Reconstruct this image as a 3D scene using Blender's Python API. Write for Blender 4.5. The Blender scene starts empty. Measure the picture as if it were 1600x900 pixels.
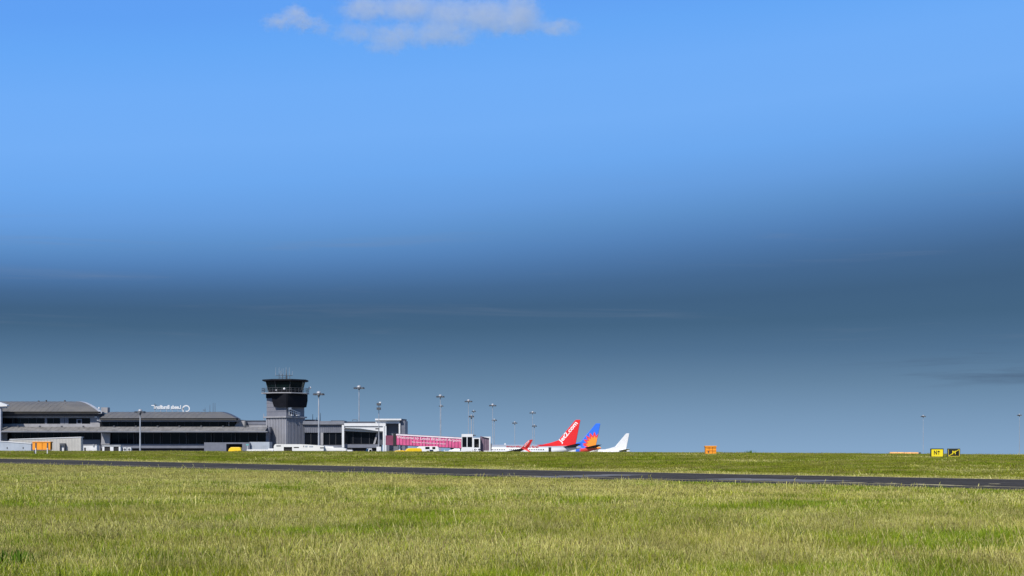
import bpy, math, random
import numpy as np
from mathutils import Vector, Matrix
random.seed(7); rng = np.random.default_rng(11)
S = bpy.context.scene
COL = S.collection

# ------------------------------------------------------------------ camera
F = 2222.0            # focal length in photo pixels (1600 wide)
HY = 702.0            # eye level in the photo
cam = bpy.data.objects.new('camera', bpy.data.cameras.new('camera'))
COL.objects.link(cam); S.camera = cam
cam.location = (0, 0, 0); cam.rotation_euler = (math.pi/2, 0, 0)
cam.data.sensor_width = 36; cam.data.lens = 36*F/1600
cam.data.shift_y = (HY-450)/1600
cam.data.clip_start = 0.5; cam.data.clip_end = 90000

# ------------------------------------------------------------------ colour management
EXPO = 0.25
S.view_settings.view_transform = 'Standard'; S.view_settings.look = 'None'
S.view_settings.gamma = 1; S.view_settings.exposure = EXPO
S.view_settings.use_curve_mapping = False
S.cycles.volume_bounces = 2
S.cycles.volume_max_steps = 256

# ------------------------------------------------------------------ sun
SD = Vector((-0.30, -0.68, 0.67)).normalized()
sun = bpy.data.objects.new('sun', bpy.data.lights.new('sun', 'SUN'))
COL.objects.link(sun)
sun.data.energy = 4.2; sun.data.angle = math.radians(0.5); sun.data.color = (1, .95, .87)
sun.rotation_euler = SD.to_track_quat('Z', 'Y').to_euler()
sun.location = SD*300

# ------------------------------------------------------------------ node helpers
def lin(c):
    return tuple((v/255/12.92 if v/255 <= .04045 else ((v/255+.055)/1.055)**2.4) for v in c)

class NT:
    def __init__(s, tree): s.t = tree; s.n = tree.nodes; s.l = tree.links
    def add(s, typ, **kw):
        n = s.n.new(typ)
        for k, v in kw.items(): setattr(n, k, v)
        return n
    def put(s, sock, v):
        if isinstance(v, bpy.types.NodeSocket): s.l.new(v, sock)
        elif v is not None: sock.default_value = v
    def math(s, op, a, b=None, c=None, clamp=False):
        n = s.add('ShaderNodeMath', operation=op, use_clamp=clamp)
        s.put(n.inputs[0], a); s.put(n.inputs[1], b); s.put(n.inputs[2], c)
        return n.outputs[0]
    def vmath(s, op, a, b=None):
        n = s.add('ShaderNodeVectorMath', operation=op)
        s.put(n.inputs[0], a)
        if b is not None:
            if op == 'SCALE': s.put(n.inputs['Scale'], b)
            else: s.put(n.inputs[1], b)
        return n.outputs['Value'] if op in ('LENGTH', 'DOT_PRODUCT') else n.outputs['Vector']
    def mix(s, f, a, b):
        n = s.add('ShaderNodeMix', data_type='RGBA')
        s.put(n.inputs[0], f); s.put(n.inputs[6], a); s.put(n.inputs[7], b)
        return n.outputs[2]
    def noise(s, vec, scale, detail=3, rough=.55, dist=0):
        n = s.add('ShaderNodeTexNoise')
        s.put(n.inputs['Vector'], vec); n.inputs['Scale'].default_value = scale
        n.inputs['Detail'].default_value = detail; n.inputs['Roughness'].default_value = rough
        n.inputs['Distortion'].default_value = dist
        return n.outputs['Fac']
    def smooth(s, v, a, b, lo=0., hi=1.):
        n = s.add('ShaderNodeMapRange', interpolation_type='SMOOTHSTEP')
        s.put(n.inputs[0], v); n.inputs[1].default_value = a; n.inputs[2].default_value = b
        n.inputs[3].default_value = lo; n.inputs[4].default_value = hi
        return n.outputs[0]
    def ramp(s, f, stops, interp='LINEAR'):
        n = s.add('ShaderNodeValToRGB'); cr = n.color_ramp; cr.interpolation = interp
        while len(cr.elements) < len(stops): cr.elements.new(.5)
        for e, (p, c) in zip(cr.elements, stops):
            e.position = p; e.color = (*c, 1)
        s.put(n.inputs[0], f)
        return n.outputs[0]
def c4(c): return (*c, 1)

# ------------------------------------------------------------------ sky (world)
W = bpy.data.worlds.new('World'); S.world = W; W.use_nodes = True
w = NT(W.node_tree); w.n.clear()
sky = w.add('ShaderNodeTexSky', sky_type='NISHITA', sun_disc=False)
sky.sun_elevation = math.asin(SD.z); sky.sun_rotation = math.atan2(SD.x, SD.y)
tc = w.add('ShaderNodeTexCoord').outputs['Generated']
sep = w.add('ShaderNodeSeparateXYZ'); w.put(sep.inputs[0], tc)
zx, zy, zz = sep.outputs
# a dark slate bank of air low over the horizon, its top tilting up to the right
big = w.noise(w.vmath('MULTIPLY', tc, (2.2, 2.2, 7.0)), 1.0, 2)
tilt = w.math('MULTIPLY', zx, .076)
off = w.math('ADD', tilt, w.math('MULTIPLY', w.math('SUBTRACT', big, .5), .012))
off = w.math('MULTIPLY', off, w.smooth(zz, .06, .16))
e = w.math('SUBTRACT', zz, off)
fac = w.math('MULTIPLY', e, 2.0, clamp=True)      # ramp covers sin(elevation) 0..0.5
SK = [(702, (134,166,199)), (650, (119,151,183)), (600, (101,133,163)), (550, (81,114,146)), (510, (68,101,132)),
      (478, (65,98,132)), (447, (69,105,146)), (418, (77,118,167)), (388, (86,132,187)), (358, (94,144,202)), (316, (103,157,222)),
      (262, (109,168,238)), (200, (115,174,245)), (120, (112,173,247)), (50, (103,168,246)), (0, (98,162,244))]
stops = [(2*((702-y)/F)/math.hypot(1, (702-y)/F), lin(c)) for y, c in SK] + [(1, lin((84,146,236)))]
low = w.ramp(fac, stops, 'LINEAR')
# thin streaks of high cloud near the horizon
st = w.noise(w.vmath('MULTIPLY', tc, (3.0, 3.0, 46.0)), 1.3, 5, .6, .6)
stm = w.math('MULTIPLY', w.smooth(st, .56, .80), w.math('MULTIPLY', w.smooth(zz, .05, .09), w.smooth(zz, .20, .13)))
low = w.mix(w.math('MULTIPLY', stm, .22), low, c4(lin((128,140,160))))
st2 = w.noise(w.vmath('MULTIPLY', tc, (5.0, 5.0, 90.0)), 1.1, 5, .6, .3)
stm2 = w.math('MULTIPLY', w.smooth(st2, .50, .72), w.math('MULTIPLY', w.smooth(zz, .035, .05), w.smooth(zz, .082, .065)))
stm2 = w.math('MULTIPLY', stm2, w.smooth(zx, .10, .33))
low = w.mix(w.math('MULTIPLY', stm2, .62), low, c4(lin((72,92,118))))
low = w.vmath('SCALE', low, 10.0/2**EXPO)
tot = w.mix(w.smooth(zz, .40, .75), low, sky.outputs[0])
bg = w.add('ShaderNodeBackground'); w.put(bg.inputs[0], tot); bg.inputs[1].default_value = 0.1
wo = w.add('ShaderNodeOutputWorld'); w.l.new(bg.outputs[0], wo.inputs[0])

# ------------------------------------------------------------------ materials
def mat(name, col, rough=.6, metal=0., var=.12, scale=.6, streak=.0, bump=0., spec=.5, dirt=None, coat=0.):
    m = bpy.data.materials.new(name); m.use_nodes = True
    t = NT(m.node_tree); b = t.n['Principled BSDF']
    pos = t.add('ShaderNodeNewGeometry').outputs['Position']
    f = t.noise(pos, scale, 5, .6)
    c = t.mix(t.smooth(f, .3, .7), c4([v*(1-var) for v in col]), c4([min(1, v*(1+var)) for v in col]))
    if streak:
        g = t.noise(t.vmath('MULTIPLY', pos, (2.5, 2.5, .12)), 1.2, 4, .6)
        d = dirt or [v*.55 for v in col]
        c = t.mix(t.math('MULTIPLY', t.smooth(g, .5, .8), streak), c, c4(d))
    t.put(b.inputs['Base Color'], c)
    t.put(b.inputs['Roughness'], t.smooth(f, .2, .8, max(.03, rough-.08), min(1, rough+.08)))
    b.inputs['Metallic'].default_value = metal
    b.inputs['Specular IOR Level'].default_value = spec
    b.inputs['Coat Weight'].default_value = coat
    if bump:
        bn = t.add('ShaderNodeBump'); bn.inputs['Strength'].default_value = bump
        t.put(bn.inputs['Height'], t.noise(pos, scale*9, 4)); t.l.new(bn.outputs[0], b.inputs['Normal'])
    return m
def asphalt_mat():
    m = mat('asphalt', (.044,.040,.036), .95, var=.3, scale=2.2, bump=.2, spec=.04)
    t = NT(m.node_tree); b = t.n['Principled BSDF']; old = b.inputs['Base Color'].links[0].from_socket
    pos = t.add('ShaderNodeNewGeometry').outputs['Position']
    sp = t.add('ShaderNodeSeparateXYZ'); t.put(sp.inputs[0], pos)
    u = t.math('MULTIPLY', t.math('ADD', sp.outputs[0], sp.outputs[1]), .7071); v = t.math('MULTIPLY', t.math('SUBTRACT', sp.outputs[1], sp.outputs[0]), .7071)
    cx = t.add('ShaderNodeCombineXYZ'); t.put(cx.inputs[0], t.math('MULTIPLY', u, 1.3)); t.put(cx.inputs[1], t.math('MULTIPLY', v, .045))
    streak = t.noise(cx.outputs[0], 1.0, 6, .7, .4)             # wear running along the taxiway
    blot = t.noise(pos, .22, 5, .65)
    c = t.mix(t.math('MULTIPLY', t.smooth(streak, .50, .72), .75), old, c4((.105,.10,.098)))
    c = t.mix(t.math('MULTIPLY', t.smooth(blot, .56, .72), .6), c, c4((.12,.115,.11)))
    c = t.mix(t.math('MULTIPLY', t.smooth(streak, .46, .30), .6), c, c4((.022,.021,.022)))
    t.put(b.inputs['Base Color'], c)
    return m
M = dict(
    roof = mat('roof_metal', (.125,.118,.107), .62, var=.10, streak=.25, scale=.35),
    roof_edge = mat('roof_edge', (.30,.32,.36), .5),
    slate = mat('slate_cladding', (.13,.14,.175), .5, streak=.25),
    slate_dark = mat('dark_cladding', (.05,.055,.075), .5),
    grey_wall = mat('grey_cladding', (.27,.27,.285), .55, streak=.35),
    canopy = mat('canopy_sheet', (.185,.18,.175), .6, var=.2, streak=.35, scale=.8),
    gutter = mat('gutter_metal', (.16,.17,.20), .45),
    glass = mat('dark_glass', (.004,.005,.008), .07, var=.3, spec=.16),
    glass_teal = mat('tower_glass', (.004,.010,.011), .3, var=.3, spec=.10),
    mullion = mat('mullion', (.035,.036,.042), .5),
    white = mat('white_paint', (.60,.61,.62), .45, var=.05, streak=.18, dirt=(.5,.5,.48)),
    white_v = mat('white_vehicle_paint', (.68,.68,.67), .3, var=.04, streak=.1, coat=.3),
    beige = mat('beige_cladding', (.42,.41,.38), .6, var=.06, streak=.3, scale=.5),
    bluegrey = mat('bluegrey_cladding', (.33,.37,.42), .5, var=.06, streak=.2),
    tower = mat('tower_cladding', (.25,.255,.285), .5, var=.07, streak=.3, scale=.4),
    tower_upper = mat('upper_tower_cladding', (.165,.17,.20), .5, var=.07, streak=.3, scale=.4),
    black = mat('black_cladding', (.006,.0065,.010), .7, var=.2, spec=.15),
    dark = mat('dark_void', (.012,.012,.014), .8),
    pink = mat('pink_panel', (.54,.078,.205), .55, var=.18, streak=.35, dirt=(.27,.04,.10)),
    pink_dull = mat('dull_pink_panel', (.16,.030,.07), .55, var=.2, streak=.4, dirt=(.12,.04,.07)),
    purple = mat('purple_grey_panel', (.15,.10,.14), .5, var=.15, streak=.3),
    orange = mat('orange_paint', (.80,.29,.015), .5, var=.10, streak=.2),
    orange_dark = mat('orange_trim', (.42,.15,.012), .6),
    orange_pale = mat('faded_orange', (.80,.42,.13), .55, var=.2),
    yellow = mat('yellow_paint', (.80,.52,.015), .4, var=.05),
    sign_yellow = mat('sign_yellow', (.82,.66,.02), .4, var=.04),
    sign_black = mat('sign_black', (.012,.012,.012), .45),
    steel = mat('galvanised_steel', (.36,.38,.41), .5, metal=.3, var=.15),
    steel_dark = mat('dark_steel', (.06,.065,.075), .55),
    lamp_lens = mat('lamp_lens', (.55,.55,.52), .2),
    tyre = mat('tyre_rubber', (.015,.015,.015), .85),
    asphalt = asphalt_mat(),
    apron = mat('apron_concrete', (.20,.20,.19), .9, var=.15, scale=.3),
    line = mat('worn_line_paint', (.50,.44,.26), .9, var=.35, scale=2.5, spec=.1),
    patch = mat('asphalt_patch', (.14,.14,.145), .95, var=.2, scale=.8, spec=.04),
    verge = mat('dusty_verge', (.42,.34,.17), .95, var=.35, scale=1.4),
    jet_red = mat('red_aircraft_paint', (.72,.022,.022), .3, var=.03, coat=.3),
    jet_white = mat('white_aircraft_paint', (.70,.70,.71), .3, var=.03, coat=.3),
    jet_dark = mat('shade_darkened_wing_metal', (.035,.037,.042), .6, spec=.2),  # shaded underside of wings and stabilisers put into the colour, darker than the metal
    engine = mat('engine_metal', (.35,.36,.38), .35, metal=.6),
    red_text = mat('red_lettering', (.60,.04,.06), .5),
    white_text = mat('white_lettering', (.82,.82,.82), .5, var=.03),
    pale_text = mat('pale_pink_lettering', (.78,.62,.68), .5, var=.03),
    pale_strip = mat('pale_trim', (.72,.62,.66), .5),
)
# ------------------------------------------------------------------ mesh helpers
class MB:
    def __init__(s): s.v = []; s.f = []; s.mi = []; s.cur = 0
    def add(s, vs, fs):
        o = len(s.v); s.v += [tuple(p) for p in vs]
        for f in fs: s.f.append([o+i for i in f]); s.mi.append(s.cur)
        return s
    def box(s, x0, x1, y0, y1, z0, z1):
        if x0 > x1: x0, x1 = x1, x0
        if y0 > y1: y0, y1 = y1, y0
        if z0 > z1: z0, z1 = z1, z0
        return s.add([(x0,y0,z0),(x1,y0,z0),(x1,y1,z0),(x0,y1,z0),(x0,y0,z1),(x1,y0,z1),(x1,y1,z1),(x0,y1,z1)],
              [(0,3,2,1),(4,5,6,7),(0,1,5,4),(1,2,6,5),(2,3,7,6),(3,0,4,7)])
    def prism(s, poly, y0, y1):          # polygon in XZ (counter-clockwise seen from -Y), extruded in Y
        n = len(poly)
        vs = [(x,y0,z) for x,z in poly] + [(x,y1,z) for x,z in poly]
        fs = [tuple(range(n)), tuple(range(2*n-1, n-1, -1))] + [(i, i+n, (i+1)%n+n, (i+1)%n) for i in range(n)]
        return s.add(vs, fs)
    def prism_x(s, poly, x0, x1):        # polygon in YZ, extruded in X
        n = len(poly)
        vs = [(x0,y,z) for y,z in poly] + [(x1,y,z) for y,z in poly]
        fs = [tuple(range(n)), tuple(range(2*n-1, n-1, -1))] + [(i, i+n, (i+1)%n+n, (i+1)%n) for i in range(n)]
        return s.add(vs, fs)
    def prism_z(s, poly0, z0, poly1, z1):  # two polygons in XY joined
        n = len(poly0)
        vs = [(x,y,z0) for x,y in poly0] + [(x,y,z1) for x,y in poly1]
        fs = [tuple(range(n-1,-1,-1)), tuple(range(n, 2*n))] + [(i, (i+1)%n, (i+1)%n+n, i+n) for i in range(n)]
        return s.add(vs, fs)
    def tube(s, p0, p1, r0, r1=None, n=8):
        r1 = r0 if r1 is None else r1
        p0, p1 = Vector(p0), Vector(p1); q = (p1-p0).to_track_quat('Z', 'Y')
        vs = []
        for p, r in ((p0, r0), (p1, r1)):
            for i in range(n):
                a = 2*math.pi*i/n; vs.append(p + q @ Vector((r*math.cos(a), r*math.sin(a), 0)))
        fs = [tuple(range(n-1,-1,-1)), tuple(range(n, 2*n))] + [(i, (i+1)%n, (i+1)%n+n, i+n) for i in range(n)]
        return s.add(vs, fs)
    def rings(s, rings, cap=True):       # list of point rings of equal length
        n = len(rings[0]); vs = [p for r in rings for p in r]; fs = []
        for k in range(len(rings)-1):
            for i in range(n):
                a, b = k*n+i, k*n+(i+1)%n; fs.append((a, b, b+n, a+n))
        if cap: fs += [tuple(range(n-1,-1,-1)), tuple(range((len(rings)-1)*n, len(rings)*n))]
        return s.add(vs, fs)
    def ball(s, c, r, n=10, m=6, sz=1.):
        R = []
        for j in range(m+1):
            a = -math.pi/2 + math.pi*(.04+.92*j/m)
            R.append([(c[0]+r*math.cos(a)*math.cos(2*math.pi*i/n), c[1]+r*math.cos(a)*math.sin(2*math.pi*i/n), c[2]+sz*r*math.sin(a)) for i in range(n)])
        return s.rings(R)
    def mesh(s, name, mats):
        me = bpy.data.meshes.new(name); me.from_pydata(s.v, [], s.f); me.update()
        for m in (mats if isinstance(mats, (list, tuple)) else [mats]): me.materials.append(m)
        if any(s.mi): me.polygons.foreach_set('material_index', s.mi)
        # consistent outward normals
        import bmesh
        b = bmesh.new(); b.from_mesh(me); bmesh.ops.recalc_face_normals(b, faces=b.faces); b.to_mesh(me); b.free()
        return me
    def build(s, name, m, parent=None, smooth=False, bevel=0.):
        me = s.mesh(name, m)
        if smooth: me.polygons.foreach_set('use_smooth', [True]*len(me.polygons))
        o = bpy.data.objects.new(name, me); COL.objects.link(o)
        if parent: o.parent = parent
        if bevel:
            bv = o.modifiers.new('bevel', 'BEVEL'); bv.width = bevel; bv.segments = 2; bv.limit_method = 'ANGLE'
        if smooth and not bevel:
            try:
                bpy.context.view_layer.update()
                me.set_sharp_from_angle(angle=math.radians(40))
            except Exception: pass
        return o
def thing(name, label, cat, loc, rz=0., group=None):
    o = bpy.data.objects.new(name, None); COL.objects.link(o); o.empty_display_size = .3
    o.location = loc; o.rotation_euler = (0, 0, rz); o['label'] = label; o['category'] = cat
    if group: o['group'] = group
    return o
def share(name, me, parent, loc=(0,0,0), rot=(0,0,0), scale=(1,1,1)):
    o = bpy.data.objects.new(name, me); COL.objects.link(o); o.parent = parent
    o.location = loc; o.rotation_euler = rot; o.scale = scale
    return o
def dup(root, loc, rz=0., label=None, group=None):
    r = root.copy(); COL.objects.link(r); r.location = loc; r.rotation_euler = (0, 0, rz)
    if label: r['label'] = label
    if group: r['group'] = group
    for ch in list(root.children):
        c = ch.copy(); COL.objects.link(c); c.parent = r
        for g in list(ch.children):
            d = g.copy(); COL.objects.link(d); d.parent = c
    return r
def text(name, body, width, height, m, parent, mw, bold=.0, depth=.03, mirror=False):
    """flat lettering in the XZ plane facing -Y, lower-left at the origin of mw, fitted to width x height"""
    cu = bpy.data.curves.new(name, 'FONT'); cu.body = body; cu.extrude = depth/2; cu.offset = bold; cu.resolution_u = 3
    o = bpy.data.objects.new(name, cu); COL.objects.link(o); bpy.context.view_layer.update()
    me = bpy.data.meshes.new_from_object(o.evaluated_get(bpy.context.evaluated_depsgraph_get()))
    bpy.data.objects.remove(o); bpy.data.curves.remove(cu)
    co = np.array([v.co[:] for v in me.vertices]); lo, hi = co.min(0), co.max(0)
    x = (co[:,0]-lo[0])/(hi[0]-lo[0])*width; zv = (co[:,1]-lo[1])/(hi[1]-lo[1])*height
    if mirror: x = width-x
    for v, a, b, c in zip(me.vertices, x, zv, co[:,2]): v.co = mw @ Vector((a, -c, b))
    me.name = name; me.materials.clear(); me.materials.append(m); me.update()
    ob = bpy.data.objects.new(name, me); COL.objects.link(ob); ob.parent = parent
    return ob
# ------------------------------------------------------------------ terrain
R2 = math.sqrt(2.)
ZT = ([-400, 0, 14, 29, 38, 62, 81, 131, 173, 260, 600], [-1.9, -1.87, -1.86, -1.85, -1.82, -1.75, -1.66, -1.40, -1.19, -1.05, -1.0])
ZA = ([200, 250, 330, 450, 700, 1500, 4000, 30000], [-1.6, -2.3, -3.8, -3.8, -5.6, -25, -70, -420])
S0, S1 = 60.4, 81.3       # near and far edge of the taxiway along s = (x+y)/sqrt2
def sm(x): x = np.clip(x, 0, 1); return x*x*(3-2*x)
def crest(x):
    yc = np.maximum(200-.2*x, 117-x+25)
    px = np.clip(800+F*x/yc, -400, 2000)
    yr = np.interp(px, [-400, 0, 400, 800, 1000, 1200, 1400, 1600, 2000], [705.4, 705.9, 706.4, 707.4, 708.0, 709.0, 710.4, 712.0, 715.5])
    return yc, -(yr-HY)*yc/F
def ground_z(x, y):
    x = np.asarray(x, float); y = np.asarray(y, float)
    t = (y-x)/R2; zt = np.interp(t, *ZT)
    yc, zc = crest(x); ye = 116.2-x                # flat until a little past the far edge
    q = np.clip((y-ye)/(yc-ye), 0, 1)
    up = q+.45*q*(1-q)
    z = zt*(1-up)+zc*up
    za = np.interp(y, *ZA); b = sm((y-yc)/45.)
    zf = zc*(1-b)+za*b
    far = np.abs(x); lat = sm((far-600)/3000.)*-(far-600)*.013
    return np.where(y > yc, zf, z)+np.minimum(lat, 0)
def gz(x, y): return float(ground_z(x, y))

def axis(core0, core1, step, far):
    a = list(np.arange(core0, core1+.01, step)); d = step; v = core1
    while v < far: d *= 1.25; v += d; a.append(v)
    d = step; v = core0; pre = []
    while v > -far: d *= 1.25; v -= d; pre.append(v)
    return np.array(pre[::-1]+a)
def sheet(name, xs, ys, m, fz, lift=0., warp=None):
    X, Y = np.meshgrid(xs, ys)
    if warp: X, Y = warp(X, Y)
    Z = fz(X, Y)+lift; nx, ny = len(xs), len(ys)
    v = np.stack([X.ravel(), Y.ravel(), Z.ravel()], 1)
    i = np.arange(nx*ny).reshape(ny, nx)
    f = np.stack([i[:-1,:-1].ravel(), i[:-1,1:].ravel(), i[1:,1:].ravel(), i[1:,:-1].ravel()], 1)
    me = bpy.data.meshes.new(name); me.from_pydata(v.tolist(), [], f.tolist()); me.materials.append(m)
    me.polygons.foreach_set('use_smooth', [True]*len(me.polygons)); me.update()
    o = bpy.data.objects.new(name, me); COL.objects.link(o); o['kind'] = 'structure'
    return o
def grass_ground():
    m = bpy.data.materials.new('grass_soil'); m.use_nodes = True
    t = NT(m.node_tree); b = t.n['Principled BSDF']
    pos = t.add('ShaderNodeNewGeometry').outputs['Position']
    p = t.smooth(t.noise(pos, .07, 4, .6), .35, .65)
    fine = t.noise(t.vmath('MULTIPLY', pos, (1, .6, 1)), 3.5, 6, .7)
    c = t.mix(p, c4((.075,.08,.008)), c4((.11,.10,.018)))
    c = t.mix(t.smooth(fine, .35, .7), t.mix(.5, c, c4((.05,.06,.012))), c)
    t.put(b.inputs['Base Color'], c); b.inputs['Roughness'].default_value = 1; b.inputs['Specular IOR Level'].default_value = .1
    return m
sheet('ground', axis(-140, 140, 2.5, 30000), axis(0, 300, 2.5, 30000), grass_ground(), ground_z)
# taxiway running up to the left, in (s, t) coordinates
def st(sv, tv): return ((sv-tv)/R2, (sv+tv)/R2)
def strip(name, s0, s1, t0, t1, m, lift, parent=None, ds=3.3):
    o = sheet(name, np.linspace(s0, s1, max(2, int((s1-s0)/ds)+1)), np.linspace(t0, t1, max(2, int((t1-t0)/4))), m, ground_z, lift, st)
    if parent:
        o.parent = parent; del o['kind']
    return o
taxi = strip('taxiway', S0, S1, -70, 330, M['asphalt'], .03)
strip('edge_line', S1-.75, S1-.25, -70, 330, M['line'], .036, taxi)
strip('edge_line', S0+4.6, S0+4.9, -70, 330, M['line'], .036, taxi)
vg = strip('verge', S1+.02, S1+.75, -70, 330, M['verge'], .02)
def ribbon(name, pts, wd, m, lift, parent):      # a flat strip between two points on the taxiway
    (x0, y0), (x1, y1) = pts; n = 12
    d = Vector((x1-x0, y1-y0)).normalized(); nx, ny = -d.y, d.x
    vs, fs = [], []
    for i in range(n+1):
        x, y = x0+(x1-x0)*i/n, y0+(y1-y0)*i/n; ww = wd*(.5+.12*math.sin(i*2.3))
        for sg in (-1, 1):
            X, Y = x+sg*ww*nx, y+sg*ww*ny; vs.append((X, Y, gz(X, Y)+lift))
    for i in range(n): a = 2*i; fs.append((a, a+2, a+3, a+1))
    b = MB(); b.add(vs, fs); return b.build(name, m, parent)
def gpt(px, py):       # where the view ray through a photo pixel meets the ground
    for d in np.arange(15, 240, .25):
        x = (px-800)/F*d
        if gz(x, d) >= -(py-HY)/F*d: return (x, d)
    return (x, d)
ribbon('asphalt_patch', (gpt(828, 747.2), gpt(985, 742.6)), 3.0, M['patch'], .040, taxi)
ribbon('asphalt_patch', (gpt(1120, 749), gpt(1300, 753)), 4.2, M['patch'], .040, taxi)
for a, bb in (((1312,754.6),(1350,755.6)), ((1366,756),(1378,756.3)), ((1385,756.4),(1404,757)), ((1428,757.6),(1500,760)),
              ((1536,760.8),(1550,761.4)), ((1545,757.2),(1562,757.5))):
    ribbon('worn_marking', (gpt(*a), gpt(*bb)), .62, M['line'], .044, taxi)
sheet('apron', np.arange(-220, 161, 4.), np.arange(254, 560, 4.), M['apron'], ground_z, .06)

# ------------------------------------------------------------------ grass (uncountable)
def blade_mat(name, a, b, c, patch):
    m = bpy.data.materials.new(name); m.use_nodes = True
    t = NT(m.node_tree); t.n.clear()
    geo = t.add('ShaderNodeNewGeometry'); pos = geo.outputs['Position']
    oi = t.add('ShaderNodeObjectInfo').outputs['Random']
    r = t.math('FRACT', t.math('ADD', geo.outputs['Random Per Island'], t.math('MULTIPLY', oi, 3.7)))
    col = t.ramp(r, [(0, a), (.5, b), (1, c)])
    n1 = t.smooth(t.noise(pos, .10, 3, .6), .38, .62); n2 = t.smooth(t.noise(pos, .55, 3, .6), .35, .65)
    col = t.mix(t.math('MULTIPLY', n1, .55), col, c4(patch))
    sc = t.math('MULTIPLY_ADD', n2, .45, .75)
    col = t.vmath('SCALE', col, sc)
    d = t.add('ShaderNodeBsdfDiffuse'); t.put(d.inputs[0], col)
    tr = t.add('ShaderNodeBsdfTranslucent'); t.put(tr.inputs[0], col)
    gl = t.add('ShaderNodeBsdfGlossy'); gl.inputs['Roughness'].default_value = .5; gl.inputs['Color'].default_value = (.9,.9,.8,1)
    mx = t.add('ShaderNodeMixShader'); mx.inputs[0].default_value = .20
    t.l.new(d.outputs[0], mx.inputs[1]); t.l.new(tr.outputs[0], mx.inputs[2])
    m2 = t.add('ShaderNodeMixShader'); m2.inputs[0].default_value = .012
    t.l.new(mx.outputs[0], m2.inputs[1]); t.l.new(gl.outputs[0], m2.inputs[2])
    o = t.add('ShaderNodeOutputMaterial'); t.l.new(m2.outputs[0], o.inputs[0])
    return m
GM = [blade_mat('blade_green', (.055,.085,.004), (.235,.295,.010), (.41,.43,.04), (.31,.31,.022)),
      blade_mat('blade_straw', (.34,.31,.07), (.66,.62,.26), (.36,.37,.05), (.52,.47,.14)),
      blade_mat('blade_brown', (.16,.13,.04), (.34,.29,.12), (.25,.26,.045), (.28,.235,.085)),
      blade_mat('blade_lush', (.05,.095,.006), (.175,.27,.012), (.28,.36,.028), (.20,.26,.014)),
      blade_mat('blade_mown', (.065,.09,.004), (.185,.23,.010), (.28,.31,.026), (.25,.245,.03))]
def tuft(name, n, rad, h, wd, mats, lean=.35, stalks=0, sh=.45):
    """a clump of bent blades; mats = list of (material index, share)"""
    v, f, mi = [], [], []
    idx = [k for k, _ in mats]; pr = np.array([p for _, p in mats]); pr = pr/pr.sum()
    def blade(x, y, hh, ww, le, mid, dirn):
        a = rng.uniform(0, 2*math.pi); cx, sx = math.cos(a)*ww/2, math.sin(a)*ww/2
        bx, by = math.cos(dirn)*le*hh, math.sin(dirn)*le*hh
        o = len(v)
        v.extend([(x-cx, y-sx, -.03), (x+cx, y+sx, -.03), (x-cx*.8+bx*.35, y-sx*.8+by*.35, hh*.55), (x+cx*.8+bx*.35, y+sx*.8+by*.35, hh*.55), (x+bx, y+by, hh)])
        f.extend([(o, o+1, o+3, o+2), (o+2, o+3, o+4)]); mi.extend([mid, mid])
    for _ in range(n):
        rr = rad*math.sqrt(rng.random()); a = rng.uniform(0, 2*math.pi)
        blade(rr*math.cos(a), rr*math.sin(a), h*rng.uniform(.45, 1.1), wd*rng.uniform(.7, 1.3), abs(rng.normal(0, lean))+.08,
              int(rng.choice(idx, p=pr)), rng.uniform(0, 6.283))
    for _ in range(stalks):
        rr = rad*math.sqrt(rng.random()); a = rng.uniform(0, 2*math.pi); x, y = rr*math.cos(a), rr*math.sin(a)
        hh = sh*rng.uniform(.7, 1.15); dx, dy = rng.normal(0, .05), rng.normal(0, .05); ww = wd*.35
        o = len(v)
        v.extend([(x-ww, y, 0), (x+ww, y, 0), (x+dx-ww, y+dy, hh*.75), (x+dx+ww, y+dy, hh*.75)]); f.append((o, o+1, o+3, o+2))
        o = len(v); q = wd*.9; z0 = hh*.72
        v.extend([(x+dx, y+dy, z0), (x+dx*1.1-q, y+dy, z0+hh*.11), (x+dx*1.1+q, y+dy, z0+hh*.11), (x+dx*1.3, y+dy*1.3, hh),
                  (x+dx*1.1, y+dy-q, z0+hh*.11), (x+dx*1.1, y+dy+q, z0+hh*.11)])
        f.extend([(o, o+2, o+3, o+1), (o, o+5, o+3, o+4)])
        sm_ = 2 if rng.random() < .35 else 1
        mi.extend([1, sm_, sm_])
    me = bpy.data.meshes.new(name); me.from_pydata(v, [], f)
    for m in GM: me.materials.append(m)
    me.polygons.foreach_set('material_index', mi); me.update()
    return bpy.data.objects.new(name, me)
def tuft_set(name, k, n, rad, h, wd, far=False):
    c = bpy.data.collections.new(name)             # source clumps, never linked to the scene
    kinds = [([(0, .72), (3, .12), (1, .09), (2, .07)], .35, 1), ([(1, .55), (0, .35), (2, .10)], .55, 3),
             ([(2, .40), (0, .40), (1, .20)], .35, 3), ([(3, .75), (0, .25)], .4, 0)]
    if far: kinds = [([(4, .9), (2, .1)], .35, 0), ([(1, .55), (4, .3), (2, .15)], .55, 1), ([(2, .45), (4, .55)], .35, 0), ([(4, .6), (3, .4)], .4, 0)]
    for q, (ms, le, stl) in enumerate(kinds):
        for j in range(k):
            c.objects.link(tuft('%s_%d%d' % (name, q, j), n, rad, h*(1, .95, 1.05, 1.1)[q], wd, ms, le, stl, h*1.55))
    return c
def lattice(x, y, sc, seed):
    g = np.random.default_rng(seed).random((64, 64)); u, v = x/sc, y/sc
    i, j = np.floor(u).astype(int), np.floor(v).astype(int); fu, fv = sm(u-i), sm(v-j)
    a, b, c, d = g[i%64, j%64], g[(i+1)%64, j%64], g[i%64, (j+1)%64], g[(i+1)%64, (j+1)%64]
    return (a*(1-fu)+b*fu)*(1-fv)+(c*(1-fu)+d*fu)*fv
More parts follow.
